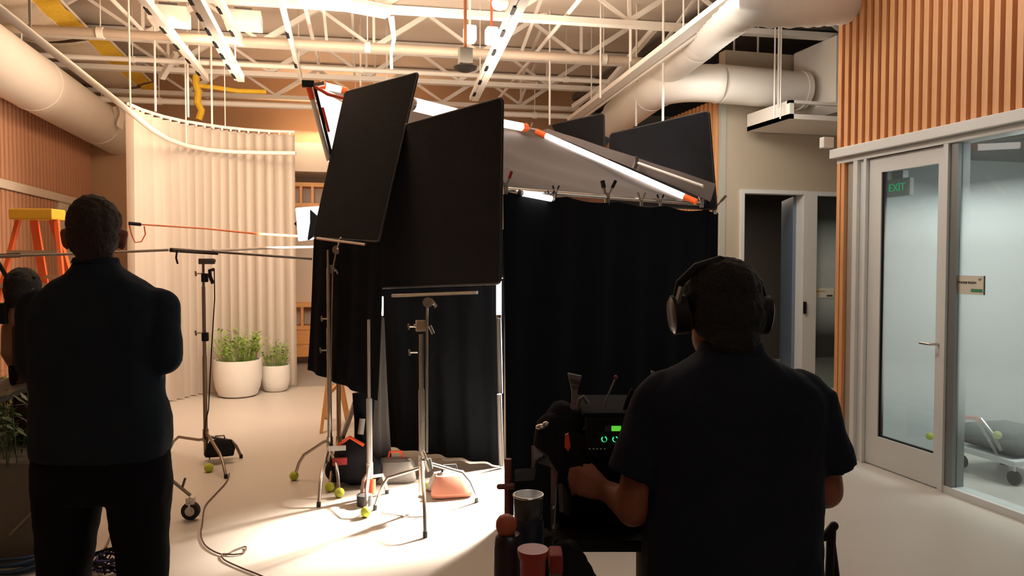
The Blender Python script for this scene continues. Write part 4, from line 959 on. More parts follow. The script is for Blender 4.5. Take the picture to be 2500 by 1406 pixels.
# ---------------------------------------------------------------- cables on the floor
def flo(pts, z=.008): 
    out = []
    P_ = [on_z(*p)+Vector((0, 0, z)) for p in pts]
    for i in range(len(P_)-1):
        a = P_[max(0, i-1)]; b = P_[i]; c = P_[i+1]; d = P_[min(len(P_)-1, i+2)]
        for k in range(6):
            t_ = k/6; out.append(.5*((2*b)+(c-a)*t_+(2*a-5*b+4*c-d)*t_*t_+(3*b-a-3*c+d)*t_**3))
    return out+[P_[-1]]
tag(MB().tube(flo([(560, 1158), (552, 1180), (520, 1215), (500, 1240), (494, 1280), (491, 1310), (505, 1338), (545, 1357), (575, 1345), (600, 1338), (596, 1352), (570, 1357), (543, 1356), (548, 1370), (590, 1390), (640, 1410), (700, 1440)]), .0042, 8).build('floor_cable', mat('brown cable', (.14, .07, .05), .6)), 'brown cable looping across the floor from the pole stand', 'cable')
tag(MB().tube(flo([(273, 1260), (276, 1290), (262, 1330), (240, 1365), (218, 1395), (200, 1440)]), .006, 8).build('floor_cable', mat('grey cable', (.22, .15, .11), .6)), 'grey cable on the floor seen between the standing man\'s legs', 'cable')
tag(MB().tube(flo([(930, 1255), (955, 1258), (1000, 1265), (1040, 1263)]), .004, 6).build('floor_cable', mat('beige cable', (.55, .42, .34), .6)), 'faint beige cable on the brightly lit floor', 'cable')
BLU = mat('blue cable jacket', (.03, .07, .14), .5)
g = on_z(45, 1378)
t = thing('cable_coil', g, 'coil of blue cable on the floor at the lower left', 'cable coil')
for k in range(7):
    ph = k*.7; rr = .16+.012*(k % 3)
    MB().tube([g+Vector((rr*math.cos(a_/20*6.283+ph), rr*math.sin(a_/20*6.283+ph), .012+.012*k+.006*math.sin(a_))) for a_ in range(21)], .008, 6, False).build('loop', BLU, t)
tag(MB().tube(flo([(-20, 1270), (20, 1300), (60, 1345), (100, 1375)], .03), .012, 8).build('blue_cable', mat('slate cable', (.07, .08, .12), .6)), 'slate blue cable crossing to the blue coil', 'cable')
tag(MB().tube(flo([(-20, 1320), (30, 1312), (70, 1322), (110, 1330)], .02), .014, 8).build('grey_cable', mat('slate cable', (.07, .08, .12), .6)), 'thick slate cable lying along the planter box foot', 'cable')
g = on_z(268, 1392); t = thing('tinsel_cable_pile', g, 'tangled pile of violet blue cable between the standing man\'s legs', 'cable pile')
rg = random.Random(4); VB = mat('violet blue cable', (.035, .03, .16), .6)
for k in range(9):
    a0 = rg.uniform(0, 6.28); pts = []
    for j in range(9):
        a_ = a0+j*.75; rr = rg.uniform(.04, .12); pts.append(g+Vector((rr*math.cos(a_), rr*math.sin(a_), rg.uniform(.01, .10))))
    MB().tube(pts, .006, 6).build('loop', VB if k % 2 else BLACKM, t)
# ================================================================ PEOPLE
UZ = Vector((0, 0, 1))
def hand(mb, wr, d, nrm, side, s=1.0, curl=.5):
    """wrist, direction of fingers, palm normal, thumb side vector"""
    d = d.normalized(); side = side.normalized(); nrm = nrm.normalized()
    for k in range(4):
        o = side*(.03-.02*k)*s
        kn = wr+d*.085*s+o*1.05
        mb.cap(wr+d*.01*s+o*.6, kn, .013*s, .0115*s, 10)
        L = [.072, .080, .074, .058][k]*s; a = curl; p = kn; dd = d
        for q, f in enumerate((.45, .30, .25)):
            dd = (dd*math.cos(a)+nrm*math.sin(a)).normalized(); nn_ = p+dd*L*f; mb.cap(p, nn_, (.0095-.001*q)*s, (.0085-.001*q)*s, 9); p = nn_; a = curl*1.1
            # keep bending in the same plane
    b = wr+d*.02*s+side*.025*s; m_ = b+d*.035*s+side*.03*s+nrm*.012*s; e = m_+d*.03*s+nrm*.015*s
    mb.cap(b, m_, .014*s, .011*s, 9); mb.cap(m_, e, .0105*s, .008*s, 9)
def headb(mb, c, f, up=UZ, s=1.0, neck=True):
    f = f.normalized(); sd = f.cross(up).normalized(); up = sd.cross(f); ax = (sd, f, up)
    def E(x, y, z, a, b, c_): mb.ell(c+sd*x*s+f*y*s+up*z*s, (a*s, b*s, c_*s), ax)
    E(0, -.005, .025, .074, .094, .098); E(0, .025, -.045, .058, .062, .062); E(0, .05, -.085, .03, .03, .025)
    E(0, .098, -.01, .011, .018, .026); E(0, .105, -.028, .016, .012, .010); E(0, .088, .025, .055, .012, .012)
    E(0, .086, -.058, .024, .010, .010); E(-.03, .08, .005, .016, .012, .011); E(.03, .08, .005, .016, .012, .011)
    for k in (-1, 1): E(.083*k, .0, -.012, .013, .018, .033); E(.088*k, -.006, .006, .011, .017, .018); E(.076*k, .004, -.038, .008, .010, .012)
    if neck: mb.cap(c-up*.05*s-f*.01*s, c-up*.16*s-f*.02*s, .055*s, .062*s, 16)
    return ax
def face(t, c, f, s=1.0, up=UZ):
    f = f.normalized(); sd = f.cross(up).normalized(); up = sd.cross(f)
    for k in (-1, 1): MB().ell(c+(sd*.03*k+f*.089+up*.004)*s, .0085*s).build('eye', mat('eye white', (.5, .48, .45), .3), t)
    MB().ell(c+(f*.094-up*.058)*s, (.02*s, .006*s, .006*s), (sd, f, up)).build('mouth', mat('lips', (.22, .07, .06), .5), t)
def haircap(c, f, s=1.0, up=UZ, low=-.07, zs=1.0):
    f = f.normalized(); sd = f.cross(up).normalized(); up = sd.cross(f); ax = (sd, f, up); mb = MB()
    mb.ell(c+(up*.038-f*.018)*s, (.082*s, .098*s, .098*s*zs), ax); mb.ell(c+(up*-.01-f*.045)*s, (.075*s, .062*s, .075*s), ax); mb.ell(c+(up*low-f*.055)*s, (.052*s, .035*s, .035*s), ax)
    return mb
def shoe(t, ank, d):
    d = d.normalized(); sd = d.cross(UZ); g = Vector((ank.x, ank.y, 0)); 
    MB().loft([(g+d*.0+UZ*.001, d*0+sd*.042, d*.13), (g+d*.06+UZ*.03, sd*.047, d*.145), (g+d*.04+UZ*.055, sd*.042, d*.10), (g+UZ*.10, sd*.045, d*.05)], 20).build('shoe', RUBBER, t)

class Fig:
    def __init__(s, d): s.d = d
    def S(s, x, y, dd=0): return at(x, y, s.d+dd)
    def ring(s, y, x0, x1, ry, dd=0):
        return (s.S((x0+x1)/2, y, dd), RT*((x1-x0)/2*s.d/F), FH*ry)
# ---------------- man standing on the left
g = Fig(2.5); S = g.S
gp = S(245, 1100); t1 = thing('person', (gp.x, gp.y, 0), 'person in charcoal overshirt standing at the left with folded arms, seen from behind', 'person')
hc = S(231, 575, .02); ft = (FH*.92-RT*.40).normalized()
mb = MB(); headb(mb, hc, ft, s=1.03)
sh_l, sh_r = S(95, 752, .02), S(388, 752, .02)
el_l, el_r = S(88, 892, .0), S(398, 866, .0)
wr_l, wr_r = S(250, 880, .28), S(215, 860, .26)
mb.loft([g.ring(700, 190, 290, .05, .01), g.ring(760, 120, 370, .08, .02), g.ring(950, 130, 350, .09, .02), g.ring(1150, 110, 390, .10, .02)], 20)
for a_, b_, c_ in ((sh_l, el_l, wr_l), (sh_r, el_r, wr_r)):
    mb.cap(a_, b_, .052, .042); mb.cap(b_, c_, .042, .028)
hand(mb, wr_l, RT+FH*.1-UZ*.1, -FH, UZ, .95, .35); hand(mb, wr_r, -RT+FH*.15+UZ*.05, -FH, UZ, .95, .35)
LL = [S(167, 1180, .02), S(160, 1451, .0), S(148, 1765, .03)]; LR = [S(342, 1180, .02), S(350, 1451, .0), S(356, 1765, .03)]
for L in (LL, LR): mb.cap(L[0], L[1], .085, .058); mb.cap(L[1], L[2], .056, .038)
blob(mb, 'body', SKIN, t1, .009, 3)
face(t1, hc, ft, 1.03)
hb_ = haircap(hc, ft, 1.03, zs=.94)
hb_.ell(hc+RT*.02+UZ*.085, (.05, .05, .035)).ell(hc-RT*.03+UZ*.088, (.045, .05, .03)).ell(hc+RT*.058+UZ*.055, (.03, .04, .03))
blob(hb_, 'hair', HAIRB, t1, .007, 2, .016, .02)
mb = MB()
mb.loft([g.ring(634, 186, 286, .058, .0), g.ring(652, 178, 296, .064, .0), g.ring(668, 165, 315, .075), g.ring(688, 134, 348, .088), g.ring(712, 100, 378, .10), g.ring(745, 78, 400, .112), g.ring(820, 74, 402, .125), g.ring(900, 80, 392, .13), g.ring(960, 84, 396, .125), g.ring(1010, 84, 410, .13), g.ring(1060, 82, 419, .135), g.ring(1078, 83, 417, .135), g.ring(1115, 86, 408, .13)], 32, .85)
for a_, b_, c_, k in ((sh_l, el_l, wr_l, -1), (sh_r, el_r, wr_r, 1)):
    mb.cap(a_, b_, .068, .062); mb.cap(b_, b_.lerp(c_, .9), .060, .046)
    mb.cap(a_-RT*k*.02, S(245, 730, .02), .06, .06)
sh1 = blob(mb, 'overshirt', CHARC, t1, .010, 3, .014, .09)
col = MB().loft([g.ring(642, 180, 288, .064), g.ring(630, 184, 284, .060), g.ring(628, 190, 278, .054), g.ring(642, 190, 280, .054)], 28, .9).build('collar', CHARC, t1)
mb = MB()
mb.loft([g.ring(1060, 92, 402, .115), g.ring(1120, 86, 412, .122), g.ring(1180, 86, 416, .125), g.ring(1215, 90, 414, .115)], 30, .85)
for L, xs in ((LL, ((1190, 88, 245), (1260, 92, 238), (1330, 97, 226), (1400, 99, 217), (1480, 102, 214), (1600, 103, 208), (1700, 105, 200), (1772, 106, 198))), (LR, ((1190, 262, 416), (1260, 273, 411), (1330, 284, 409), (1400, 294, 408), (1480, 298, 406), (1600, 304, 404), (1700, 308, 402), (1772, 310, 402)))):
    mb.loft([g.ring(y, a_, b_, .5*(b_-a_)*2.5/F*1.02, .01) for y, a_, b_ in xs], 22, .92)
blob(mb, 'trousers', PANT, t1, .012, 3, .010, .08)
shoe(t1, S(148, 1800), FH-RT*.15); shoe(t1, S(358, 1800), FH+RT*.15)

# ---------------- man with headphones on the right
g = Fig(1.72); S = g.S
gp = S(1786, 1300); t2 = thing('person', (gp.x, gp.y, 0), 'person in navy short sleeved shirt with headphones working at the sound cart', 'person')
hc = S(1754, 772, .05); ft = (FH*.9-RT*.22-UZ*.42).normalized()
upv = (UZ+FH*.42).normalized()
mb = MB(); headb(mb, hc, ft, upv, .96, False)
mb.cap(S(1766, 800, .03), S(1780, 900, .03), .054, .054, 18)
sh_l, sh_r = S(1610, 975, .02), S(1975, 975, .02)
el_l, el_r = S(1546, 1240, .02), S(2012, 1196, .03)
wr_l, wr_r = S(1486, 1200, .10), S(1905, 1215, .26)
mb.loft([g.ring(880, 1720, 1850, .05), g.ring(960, 1640, 1950, .08, .01), g.ring(1200, 1620, 1960, .09, .01), g.ring(1500, 1610, 1970, .10, .01)], 20)
for a_, b_, c_ in ((sh_l, el_l, wr_l), (sh_r, el_r, wr_r)): mb.cap(a_, b_, .050, .043, 18); mb.cap(b_, c_, .042, .026, 18)
hand(mb, wr_l, (-RT*.9+FH*.3+UZ*.25), (-UZ*.6+FH*.5+RT*.5), UZ*.8+FH*.3, .88, .62)
hand(mb, wr_r, (-RT*.8+FH*.5), -UZ, FH, .88, .5)
zf = lambda x, y, dd: S(x, y, dd)
LLl = [S(1680, 1520, .02), S(1675, 1860, .0), S(1668, 2290, .02)]; LRr = [S(1890, 1520, .02), S(1900, 1860, .0), S(1905, 2290, .02)]
for L in (LLl, LRr): mb.cap(L[0], L[1], .080, .055); mb.cap(L[1], L[2], .053, .036)
blob(mb, 'body', SKIN, t2, .007, 3)
face(t2, hc, ft, .98, upv)
hb_ = haircap(hc, ft, 1.13, upv, zs=.80)
hb_.ell(hc+RT*.03+UZ*.04, (.055, .07, .05)).ell(hc-RT*.035+UZ*.035, (.055, .07, .05)).ell(S(1760, 785, -.01), (.068, .045, .05))
blob(hb_, 'hair', HAIR, t2, .006, 3, .010, .02)
mb = MB()
mb.loft([g.ring(838, 1716, 1850, .066, .01), g.ring(858, 1706, 1868, .07, .01), g.ring(874, 1690, 1885, .072), g.ring(893, 1655, 1920, .083), g.ring(914, 1618, 1962, .092), g.ring(940, 1586, 1998, .10), g.ring(980, 1572, 2014, .108), g.ring(1060, 1578, 2008, .118), g.ring(1160, 1582, 2004, .12), g.ring(1300, 1570, 2003, .122), g.ring(1420, 1566, 2004, .125), g.ring(1530, 1562, 2008, .125)], 32, .85)
def sleeve(a, b, r0, r1):
    a, b = Vector(a), Vector(b); d = (b-a).normalized(); u = d.cross(FH).normalized(); v = d.cross(u)
    n_ = 5; mb.loft([(a.lerp(b, k/n_), u*(r0+(r1-r0)*k/n_), v*(r0+(r1-r0)*k/n_)) for k in range(n_+1)], 22)
mb.cap(S(1625, 962, .01), S(1600, 985, .01), .058, .055); mb.cap(S(1955, 962, .01), S(1985, 990, .01), .058, .055)
sleeve(S(1608, 968, .01), S(1538, 1160, .01), .055, .057)
sleeve(S(1978, 968, .01), S(2031, 1145, .01), .055, .056)
blob(mb, 'shirt', NAVY, t2, .008, 3, .010, .07)
MB().loft([g.ring(862, 1702, 1870, .075, .01), g.ring(834, 1712, 1858, .070, .01), g.ring(830, 1720, 1850, .063, .01), g.ring(852, 1724, 1850, .060, .01)], 28, .9).build('collar', NAVY, t2)
mb = MB()
mb.loft([g.ring(1480, 1582, 1992, .11), g.ring(1580, 1580, 1995, .115), g.ring(1650, 1590, 1985, .11)], 26, .85)
for xs in (((1620, 1585, 1782), (1860, 1605, 1752), (2100, 1610, 1735), (2290, 1612, 1728)), ((1620, 1792, 1990), (1860, 1825, 1972), (2100, 1840, 1965), (2290, 1845, 1962))):
    mb.loft([g.ring(y, a_, b_, .5*(b_-a_)*1.72/F, .01) for y, a_, b_ in xs], 22, .92)
blob(mb, 'trousers', PANT, t2, .012, 3, .010, .08)
shoe(t2, S(1668, 2340), FH-RT*.2); shoe(t2, S(1905, 2340), FH+RT*.1)
# headphones
hp = MB().tube([S(1648, 745, .03), S(1660, 690, .02), S(1700, 652, .01), S(1757, 634, .01), S(1812, 652, .01), S(1852, 688, .02), S(1868, 742, .03)], .010, 10).build('headphones', BLACKM, t2)
for x, k in ((1658, -1), (1856, 1)):
    c = S(x, 768, .03); ax_ = (RT*.96+UZ*(-.1*k)).normalized()
    cu_ = MB().tube([c-ax_*.016, c+ax_*.016], .046, 24)
    cu_.build('ear_cup', BLACKM, hp)
    MB().tube([c+ax_*k*.016, c+ax_*k*.021], [.043, .036], 24).build('metal_ring', mat('smoky rim', (.12, .12, .13), .35, .5), hp)
    MB().bar(S(x+k*6, 745, .0), S(x-k*6, 700, .0), .014, .008).build('slider', mat('smoky rim', (.12, .12, .13), .35, .5), hp)
# ---------------- woman/man crouching at the left edge
g = Fig(4.4); S = g.S
gp = S(60, 1000, .1); t3 = thing('person', (gp.x, gp.y, 0), 'bare armed person with dark hair half hidden behind the standing person', 'person')
hc = S(60, 712, .05); ft = (FH*.9+RT*.4-UZ*.2).normalized()
mb = MB(); headb(mb, hc, ft, s=.95)
sl_, sr_ = S(28, 800, .03), S(140, 800, .03)
e1_, w1_ = S(24, 862, .0), S(40, 912, .02)
mb.cap(S(50, 740, .05), S(55, 790, .05), .05, .06); mb.cap(sl_, e1_, .052, .046); mb.cap(e1_, S(58, 930, .10), .045, .032)
mb.cap(sr_, S(150, 880, .1), .05, .04); mb.cap(S(150, 880, .1), S(110, 880, .3), .04, .028)
hand(mb, S(58, 930, .10), RT*.4-UZ+FH*.3, FH, RT, .9, .4); hand(mb, S(110, 880, .3), -RT+FH*.3, -UZ, UZ, .9, .4)
mb.loft([g.ring(780, 30, 130, .06, .04), g.ring(830, 30, 138, .08, .04), g.ring(950, 45, 130, .08, .04), g.ring(1040, 35, 140, .10, .04)], 18)
L3 = [S(62, 1040, .04), S(60, 1180, .0), S(58, 1290, .04)]; L4 = [S(112, 1040, .04), S(114, 1180, .0), S(116, 1290, .04)]
for L in (L3, L4): mb.cap(L[0], L[1], .075, .052); mb.cap(L[1], L[2], .05, .035)
blob(mb, 'body', mat('tan skin', (.30, .15, .10), .55, noise_s=14, var=.1), t3, .010, 3)
face(t3, hc, ft, .95)
hb_ = haircap(hc, ft, 1.05); hb_.ell(S(42, 720, .02), (.05, .06, .05)); blob(hb_, 'hair', HAIR, t3, .009, 2, .014, .03)
MB().ell(S(84, 678, -.02), .012).build('hair_tie', BLACKM, t3)
mb = MB(); mb.loft([g.ring(786, 38, 128, .07, .04), g.ring(800, 32, 134, .085, .04), g.ring(840, 34, 136, .095, .04), g.ring(950, 40, 134, .095, .04), g.ring(1040, 32, 142, .11, .04)], 22, .9)
blob(mb, 'sleeveless_top', mat('brown vest cloth', (.08, .035, .025), .9), t3, .011, 3, .01, .08)
mb = MB(); mb.loft([g.ring(1020, 34, 140, .11, .04), g.ring(1060, 34, 142, .11, .04)], 20, .9)
for xs in (((1040, 36, 90), (1180, 42, 80), (1300, 46, 74)), ((1040, 86, 140), (1180, 96, 134), (1300, 100, 130))): mb.loft([g.ring(y, a_, b_, .5*(b_-a_)*4.4/F, .02) for y, a_, b_ in xs], 18)
blob(mb, 'trousers', PANT, t3, .014, 3)
shoe(t3, S(58, 1300), FH); shoe(t3, S(115, 1300), FH)
mb = MB(); hand(mb, S(34, 893, -.04), -UZ*.9+RT*.2, RT, RT, 1.15, .3); blob(mb, 'glove', BLACKF, t3, .008, 2)
mb = MB().tube([S(-5, 640, -.1), S(10, 665, -.08), S(30, 700, -.02)], .012, 6)
tag(mb.build('black_strap', BLACKM), 'black strap hanging from the boom pole beside the half hidden person', 'strap')
mb = MB().box(S(-2, 765, -.05), (.09, .07, .12)); tag(mb.build('black_transmitter', BLACKM, bevel=.01), 'black box at the left edge beside the bare arm', 'box')

# ================================================================ SOUND CART
CDN = 1.92
cb = at(1450, 1200, 2.1); CT = thing('sound_cart', (cb.x, cb.y, 0), 'black sound cart in front of the man with headphones', 'cart')
def cp(x, y, d): return at(x, y, d)
zs = at(1450, 1286, 1.95).z
c00 = at(1330, 1200, 1.85); c10 = at(1640, 1200, 1.85); 
def fl_(p, z): return Vector((p.x, p.y, z))
cs = [fl_(c00, zs), fl_(c10, zs), fl_(c10+FH*.4, zs), fl_(c00+FH*.4, zs)]
MB().slab(cs, (0, 0, -.03)).build('shelf', BLACKM, CT, bevel=.005)
cs2 = [fl_(p, .28) for p in cs]; MB().slab(cs2, (0, 0, -.03)).build('lower_shelf', BLACKM, CT, bevel=.005)
for p in cs:
    q = p+(sum(cs, Vector())/4-p)*.07
    MB().tube([fl_(q, .10), fl_(q, zs)], .012, 8).build('post', STEELD if p is not cs[0] else CHROME, CT)
    ax = RT; w_ = fl_(q, .05); MB().tube([w_-ax*.014, w_+ax*.014], .05, 18).build('wheel', RUBBER, CT)
# side tray to the left, out over the floor
tz = .84
s00 = at(1195, 1400, 1.42); s10 = at(1445, 1400, 1.42)
st = [fl_(s00, tz), fl_(s10, tz), fl_(s10+FH*.45, tz), fl_(s00+FH*.45, tz)]
MB().slab(st, (0, 0, -.02)).build('side_tray', BLACKM, CT, bevel=.004)
MB().bar(fl_(cs[0], tz-.03), fl_(s10+FH*.2, tz-.03), .03).build('bracket', STEELD, CT)
for p in st[:2]: MB().tube([fl_(p+FH*.03, 0), fl_(p+FH*.03, tz)], .010, 8).build('tray_leg', STEELD, CT)
# mixer bag on the shelf
def cbox(x0, x1, y0, y1, d0, d1):
    a = at(x0, (y0+y1)/2, d0); b = at(x1, (y0+y1)/2, d0); z0 = at(1250, y1, d0).z; z1 = at(1250, y0, d0).z
    c = (a+b)/2+FH*(d1-d0)/2; c.z = (z0+z1)/2
    return c, ((b-a).length, d1-d0, z1-z0)
AXC = (RT, FH, UZ)
t = thing('mixer_bag', fl_(at(1440, 1200, 2.05), zs), 'black audio mixer bag with green lit display on the sound cart', 'audio mixer')
c, s_ = cbox(1352, 1600, 1062, 1286, 1.93, 2.25)
blob(MB().box(c, s_, AXC).ell(c-RT*(s_[0]*.40)+UZ*.07-FH*.05, (.06, .09, .12), AXC), 'bag_body', BLACKF, t, .012, 5, .02, .08)
c2, s2_ = cbox(1432, 1560, 1020, 1116, 1.90, 2.15)
MB().box(c2, s2_, AXC).build('recorder', BLACKM, t, bevel=.006)
dz_ = 1.897
MB().box(c2+UZ*(s2_[2]/2+.006)+FH*.01, (s2_[0]+.02, s2_[1]+.01, .012), AXC).build('rain_flap', BLACKF, t, bevel=.004)
def facebox(x0, x1, y0, y1, nm, m_, th=.004, dd=1.897):
    a, b = at(x0, y0, dd), at(x1, y1, dd); c = (a+b)/2
    return MB().box(c, (abs((b-a).dot(RT)), th, abs(b.z-a.z)), AXC).build(nm, m_, t)
facebox(1493, 1516, 1040, 1052, 'green_display', mat('green lcd', (.16, .9, .06), .4, emit=.6))
facebox(1476, 1490, 1040, 1053, 'button_block', mat('grey key', (.06, .07, .07), .5))
GR = mat('green lit ring', (.05, .95, .35), .4, emit=1.1)
for x in (1475, 1502):
    c_ = at(x, 1072, 1.895); MB().tube([c_+(RT*math.cos(a_)+UZ*math.sin(a_))*.0062 for a_ in [R(k*18) for k in range(-13, 5)]], .0013, 6).build('lit_ring', GR, t)
    MB().tube([c_+FH*.006, c_-FH*.008], .0048, 14).build('dial', BLACKM, t)
for k in range(5): MB().ell(at(1440+k*9, 1096, 1.895), .003).build('jack', CHROME, t)
MB().tube([at(1325, 1290, 1.95), at(1322, 1100, 1.98), at(1318, 1050, 2.0), at(1345, 1020, 2.02), at(1400, 1012, 2.05)], .012, 8).build('carry_handle', BLACKM, t)
MB().ell(at(1322, 1042, 1.96), (.016, .012, .008)).ell(at(1333, 1036, 1.96), (.01, .01, .008)).build('buckle', CHROME, t)
blob(MB().cap(at(1345, 1040, 2.0), at(1440, 1030, 2.0), .035, .04).cap(at(1350, 1050, 2.0), at(1350, 1150, 1.98), .05, .06), 'shoulder_pad', BLACKF, t, .012, 4)
tag(MB().slab([at(1380, 1062, 1.9), at(1388, 1058, 1.9), at(1393, 1090, 1.9), at(1387, 1102, 1.9), at(1379, 1092, 1.9)], FH*.008).build('orange_tag', REDP), 'small orange red tag hanging on the mixer bag', 'tag')
# antennas
FIN = mat('taupe plastic', (.19, .15, .14), .5); FIND = mat('dark grey inset', (.055, .05, .055), .5)
def fin(pts, d, label, insets=()):
    o = thing('paddle_antenna', at(*pts[len(pts)//2], d), label, 'antenna')
    MB().slab([at(x, y, d) for x, y in pts], FH*.012).build('paddle', FIN, o, bevel=.002)
    for q in insets: MB().slab([at(x, y, d-.001) for x, y in q], -FH*.003).build('slot', FIND, o)
fin([(1386, 911), (1421, 918), (1411, 950), (1407, 1000), (1414, 1030), (1409, 1056), (1382, 1040), (1387, 1018), (1395, 985), (1396, 955)], 2.0, 'taupe paddle antenna standing over the left of the mixer bag',
    [[(1391, 924), (1416, 929), (1414, 938), (1394, 932)], [(1396, 940), (1411, 943), (1409, 949), (1398, 946)], [(1388, 1026), (1408, 1031), (1406, 1040), (1386, 1034)], [(1392, 1012), (1406, 1015), (1406, 1021), (1390, 1018)]])
fin([(1590, 905), (1612, 914), (1606, 945), (1604, 1000), (1598, 1000), (1598, 945)], 2.1, 'paddle antenna tip peeking over the shoulder of the navy shirt')
o = thing('whip_antenna', at(1470, 1018, 1.98), 'thin whip antenna with a red tip behind the mixer', 'antenna')
MB().tube([at(1470, 1018, 1.98), at(1480, 975, 1.98), at(1502, 924, 1.99)], .0022, 6).build('whip', STEELD, o); MB().ell(at(1503, 921, 1.99), (.005, .005, .006)).build('tip', mat('dark red tip', (.35, .02, .04), .5), o)
o = thing('cable_cluster', at(1425, 1060, 1.9), 'tangle of black plugs and cables beside the paddle antenna', 'cables')
for k, q in enumerate([[(1410, 1000), (1414, 975), (1424, 968), (1436, 985)], [(1440, 1030), (1446, 1005), (1455, 1010), (1460, 1040)], [(1425, 1050), (1440, 1020), (1452, 1045), (1440, 1080)], [(1530, 1010), (1540, 980), (1552, 955)], [(1520, 1010), (1532, 975), (1545, 950)]]):
    MB().tube([at(x, y, 1.95) for x, y in q], .005, 7).build('cable', STEELD if k < 3 else BLACKM, o)
# slanted script panel and bracket
o = thing('tablet_panel', at(1330, 1150, 1.75), 'slanted pinkish tablet edge left of the mixer bag', 'tablet')
MB().slab([at(1297, 1088, 1.7), at(1325, 1108, 1.75), at(1356, 1155, 1.85), at(1352, 1236, 1.85), at(1347, 1236, 1.84), at(1333, 1180, 1.8), at(1318, 1142, 1.73), at(1298, 1142, 1.7)], RT*.006+FH*.004).build('panel', mat('pinkish grey panel', (.26, .18, .16), .45), o)
MB().tube([at(1325, 1108, 1.75), at(1357, 1156, 1.85), at(1352, 1290, 1.85)], .004, 6).build('metal_edge', CHROME, o)
MB().slab([at(1362, 1180, 1.86), at(1384, 1212, 1.92), at(1385, 1262, 1.92), at(1366, 1250, 1.86)], RT*.01).build('dark_plate', STEELD, o)
MB().tube([at(1349, 1240, 1.85), fl_(at(1349, 1330, 1.86), zs)], .008, 6).build('support', STEELD, o)
o = thing('cable_box', at(1300, 1205, 1.7), 'stepped black connector box behind the glass tumbler', 'box')
MB().slab([at(1257, 1175, 1.68), at(1257, 1210, 1.68), at(1345, 1300, 1.68), at(1345, 1140, 1.68), at(1312, 1130, 1.68), at(1309, 1150, 1.68), at(1304, 1172, 1.68)], FH*.10).build('case', BLACKF, o, bevel=.002)
MB().tube([at(1320, 1300, 1.72), fl_(at(1320, 1300, 1.72), tz)], .03, 10).build('stalk', BLACKM, o)
o = thing('flare_post', fl_(at(1240, 1300, 1.75), tz), 'thin post for the red flare on the tent edge, with a short side arm', 'post')
RB = mat('flare red and reddish rod', (.24, .075, .055), .45)
MB().tube([at(1240, 1120, 1.75), fl_(at(1240, 1300, 1.75), tz)], .0085, 10).build('post', RB, o)  # flare glow on the tent edge, built as a reddish post
MB().cap(at(1219, 1188, 1.73), at(1262, 1187, 1.73), .0065, .0065, 10).build('side_arm', RB, o)
# tumbler, bottle, cup
def lath(o, nm, m_, x, d, prof, n=28):   # prof: (half width px, y px)
    b = at(x, 1250, d); z = lambda y: at(x, y, d).z
    pr = sorted([(w_*d/F, z(y)) for w_, y in prof], key=lambda q: q[1]) if False else [(w_*d/F, z(y)) for w_, y in prof][::-1]
    return MB().lathe((b.x, b.y, 0), pr, n).build(nm, m_, o)
dT = 1.55; yT = 703+(1.6-.84)/dT*F-66
o = thing('glass_tumbler', fl_(at(1290, 1300, dT), tz), 'dark blue tumbler with clear glass rim on the side tray', 'tumbler')
lath(o, 'rim', mat('cloudy clear rim', (.05, .05, .05), .25), 1290, dT, [(33, 1206), (36, 1212), (36, 1258), (34, 1262)])
MB().tube([Vector((at(1290, 1250, dT).x+.030*math.cos(a_/24*6.283), at(1290, 1250, dT).y+.030*math.sin(a_/24*6.283), at(1290, 1208, dT).z)) for a_ in range(25)], .0025, 6, False).build('bright_lip', CHROME, o)
lath(o, 'cup_body', mat('navy enamel', (.012, .018, .045), .4), 1290, dT, [(34, 1262), (38, 1275), (38, 1400), (35, 1530)])
dBt = 1.45
o = thing('water_bottle', fl_(at(1250, 1300, dBt), tz), 'dark navy bottle with a round orange cap on the side tray', 'bottle')
lath(o, 'cap', mat('orange silicone cap', (.42, .09, .04), .5), 1236, dBt, [(8, 1256), (18, 1261), (25, 1272), (26, 1286), (22, 1298), (18, 1304)])
lath(o, 'bottle_body', mat('navy bottle lacquer', (.018, .010, .018), .35), 1243, dBt, [(26, 1303), (34, 1312), (38, 1340), (38, 1500), (36, 1620)])
dC = 1.32
o = thing('orange_cup', fl_(at(1300, 1380, dC), tz), 'orange red plastic cup at the bottom edge', 'cup')
lath(o, 'cup_body', mat('orange red plastic', (.34, .02, .008), .4), 1301, dC, [(38, 1341), (38, 1348), (35, 1362), (32, 1366), (30, 1420), (27, 1690)])
o = thing('red_pouch', fl_(at(1356, 1380, 1.36), tz), 'dull red pouch right of the orange cup', 'pouch')
a, b = at(1340, 1343, 1.36), at(1373, 1390, 1.36); c = (a+b)/2; MB().box(c, ((b-a).dot(RT), .05, a.z-b.z), AXC).build('flap', mat('dull red cloth', (.26, .022, .016), .7), o, bevel=.005)
a, b = at(1342, 1390, 1.36), at(1371, 1420, 1.36); c = (a+b)/2; c.z = (b.z+tz)/2+.02; MB().box(c, ((b-a).dot(RT), .045, a.z-tz), AXC).build('clear_pocket', mat('clear brown pocket', (.12, .08, .06), .3), o, bevel=.004)
o = thing('black_gear_bag', fl_(at(1400, 1390, 1.5), tz), 'lumpy black gear bag at the bottom edge right of the cup', 'bag')
q0 = at(1398, 1400, 1.5)
blob(MB().cap(at(1375, 1345, 1.5), at(1400, 1430, 1.5), .022, .045).cap(at(1395, 1340, 1.52), at(1418, 1430, 1.5), .018, .04).cap(at(1385, 1430, 1.5), fl_(at(1400, 1430, 1.5), tz+.04), .05, .05), 'bag_body', BLACKF, o, .006, 2, .01, .03)
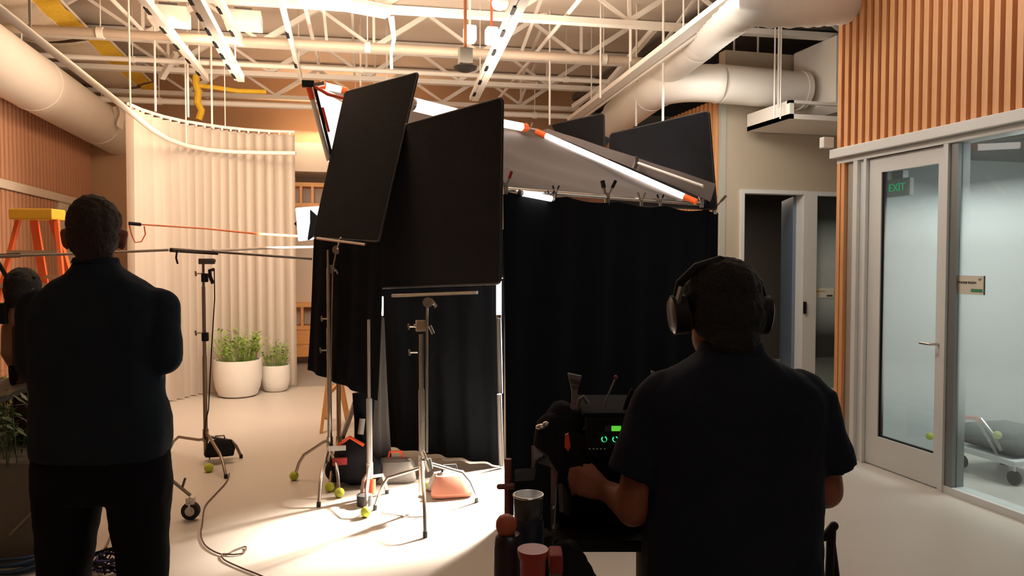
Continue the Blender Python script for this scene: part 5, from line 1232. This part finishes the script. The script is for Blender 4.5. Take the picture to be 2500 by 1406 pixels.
# folded tripod at right
o = thing('folded_tripod', fl_(at(2035, 1300, 2.0), 0), 'black folded tripod standing beside the navy shirt', 'tripod')
tp = at(2030, 1300, 2.0)
MB().cap(at(2012, 1312, 2.0), at(2036, 1284, 2.0), .010, .012, 10).build('grip', BLACKM, o)
for x in (2012, 2062, 2038):
    f = at(x+ (x-2030)*2.4, 1406, 2.0+.1*(x == 2038)); f.z = 0
    MB().tube([tp, f+Vector((0, 0, .01))], .0075, 8).build('leg', BLACKM, o)
MB().tube([at(2030, 1290, 2.0), at(2025, 1420, 2.0)], .012, 8).build('column', BLACKM, o)
# reflected gear low in the pane, modelled as a hand cart behind it
o = thing('reflected_hand_cart', fl_(on_x(2380, 1060, 4.75), 0), 'folding hand cart with red handle built low behind the right glass for a reflection', 'cart')
def gx(x, y, X=4.75): return on_x(x, y, X)
MB().tube([gx(2330, 1018), gx(2385, 1020), gx(2398, 1030)], .014, 8).build('handle', REDP, o)
MB().tube([gx(2395, 1022), gx(2425, 1060), gx(2445, 1100)], .011, 8).tube([gx(2385, 1025), gx(2415, 1075), gx(2435, 1110)], .009, 8).build('frame_tube', CHROME, o)
MB().ell(gx(2435, 1062), .03).ell(gx(2270, 1065), .03).build('tennis_ball', TENNIS, o)
a = gx(2330, 1085); MB().box(a+Vector((.25, -.25, -.02)), (.5, .55, .04)).build('deck', FRAMEW, o, bevel=.006)
MB().box(a+Vector((.25, -.25, .1)), (.4, .45, .16)).build('black_case', BLACKM, o, bevel=.02)
for dx, dy in ((.05, -.02), (.45, -.02), (.05, -.48), (.45, -.48)):
    p = a+Vector((dx, dy, 0)); MB().tube([Vector((p.x, p.y, .05)), Vector((p.x, p.y, a.z-.04))], .014, 8).build('leg', CHROME, o); MB().tube([Vector((p.x-.015, p.y, .05)), Vector((p.x+.015, p.y, .05))], .05, 14).build('wheel', RUBBER, o)
o = thing('reflected_stool', fl_(on_x(2240, 1040, 5.0), 0), 'dark folding gear stool built low behind the door glass for a reflection', 'stool')  # gear mirrored in the door glass, modelled as a stool behind it
a = gx(2230, 1010, 5.0); MB().box((a.x, a.y, a.z), (.35, .3, .05)).build('seat', STEELD, o, bevel=.01)
for dx in (-.15, .15):
    for dy in (-.12, .12): MB().bar((a.x+dx, a.y+dy, a.z), (a.x-dx*1.2, a.y+dy, 0.01), .02).build('leg', STEELD, o)
for y in (960, 985): q = gx(2250, y, 5.0); MB().bar((q.x-.1, q.y, q.z), (q.x+.2, q.y, q.z), .02).build('rail', CHROME, o)
bpy.context.view_layer.update()
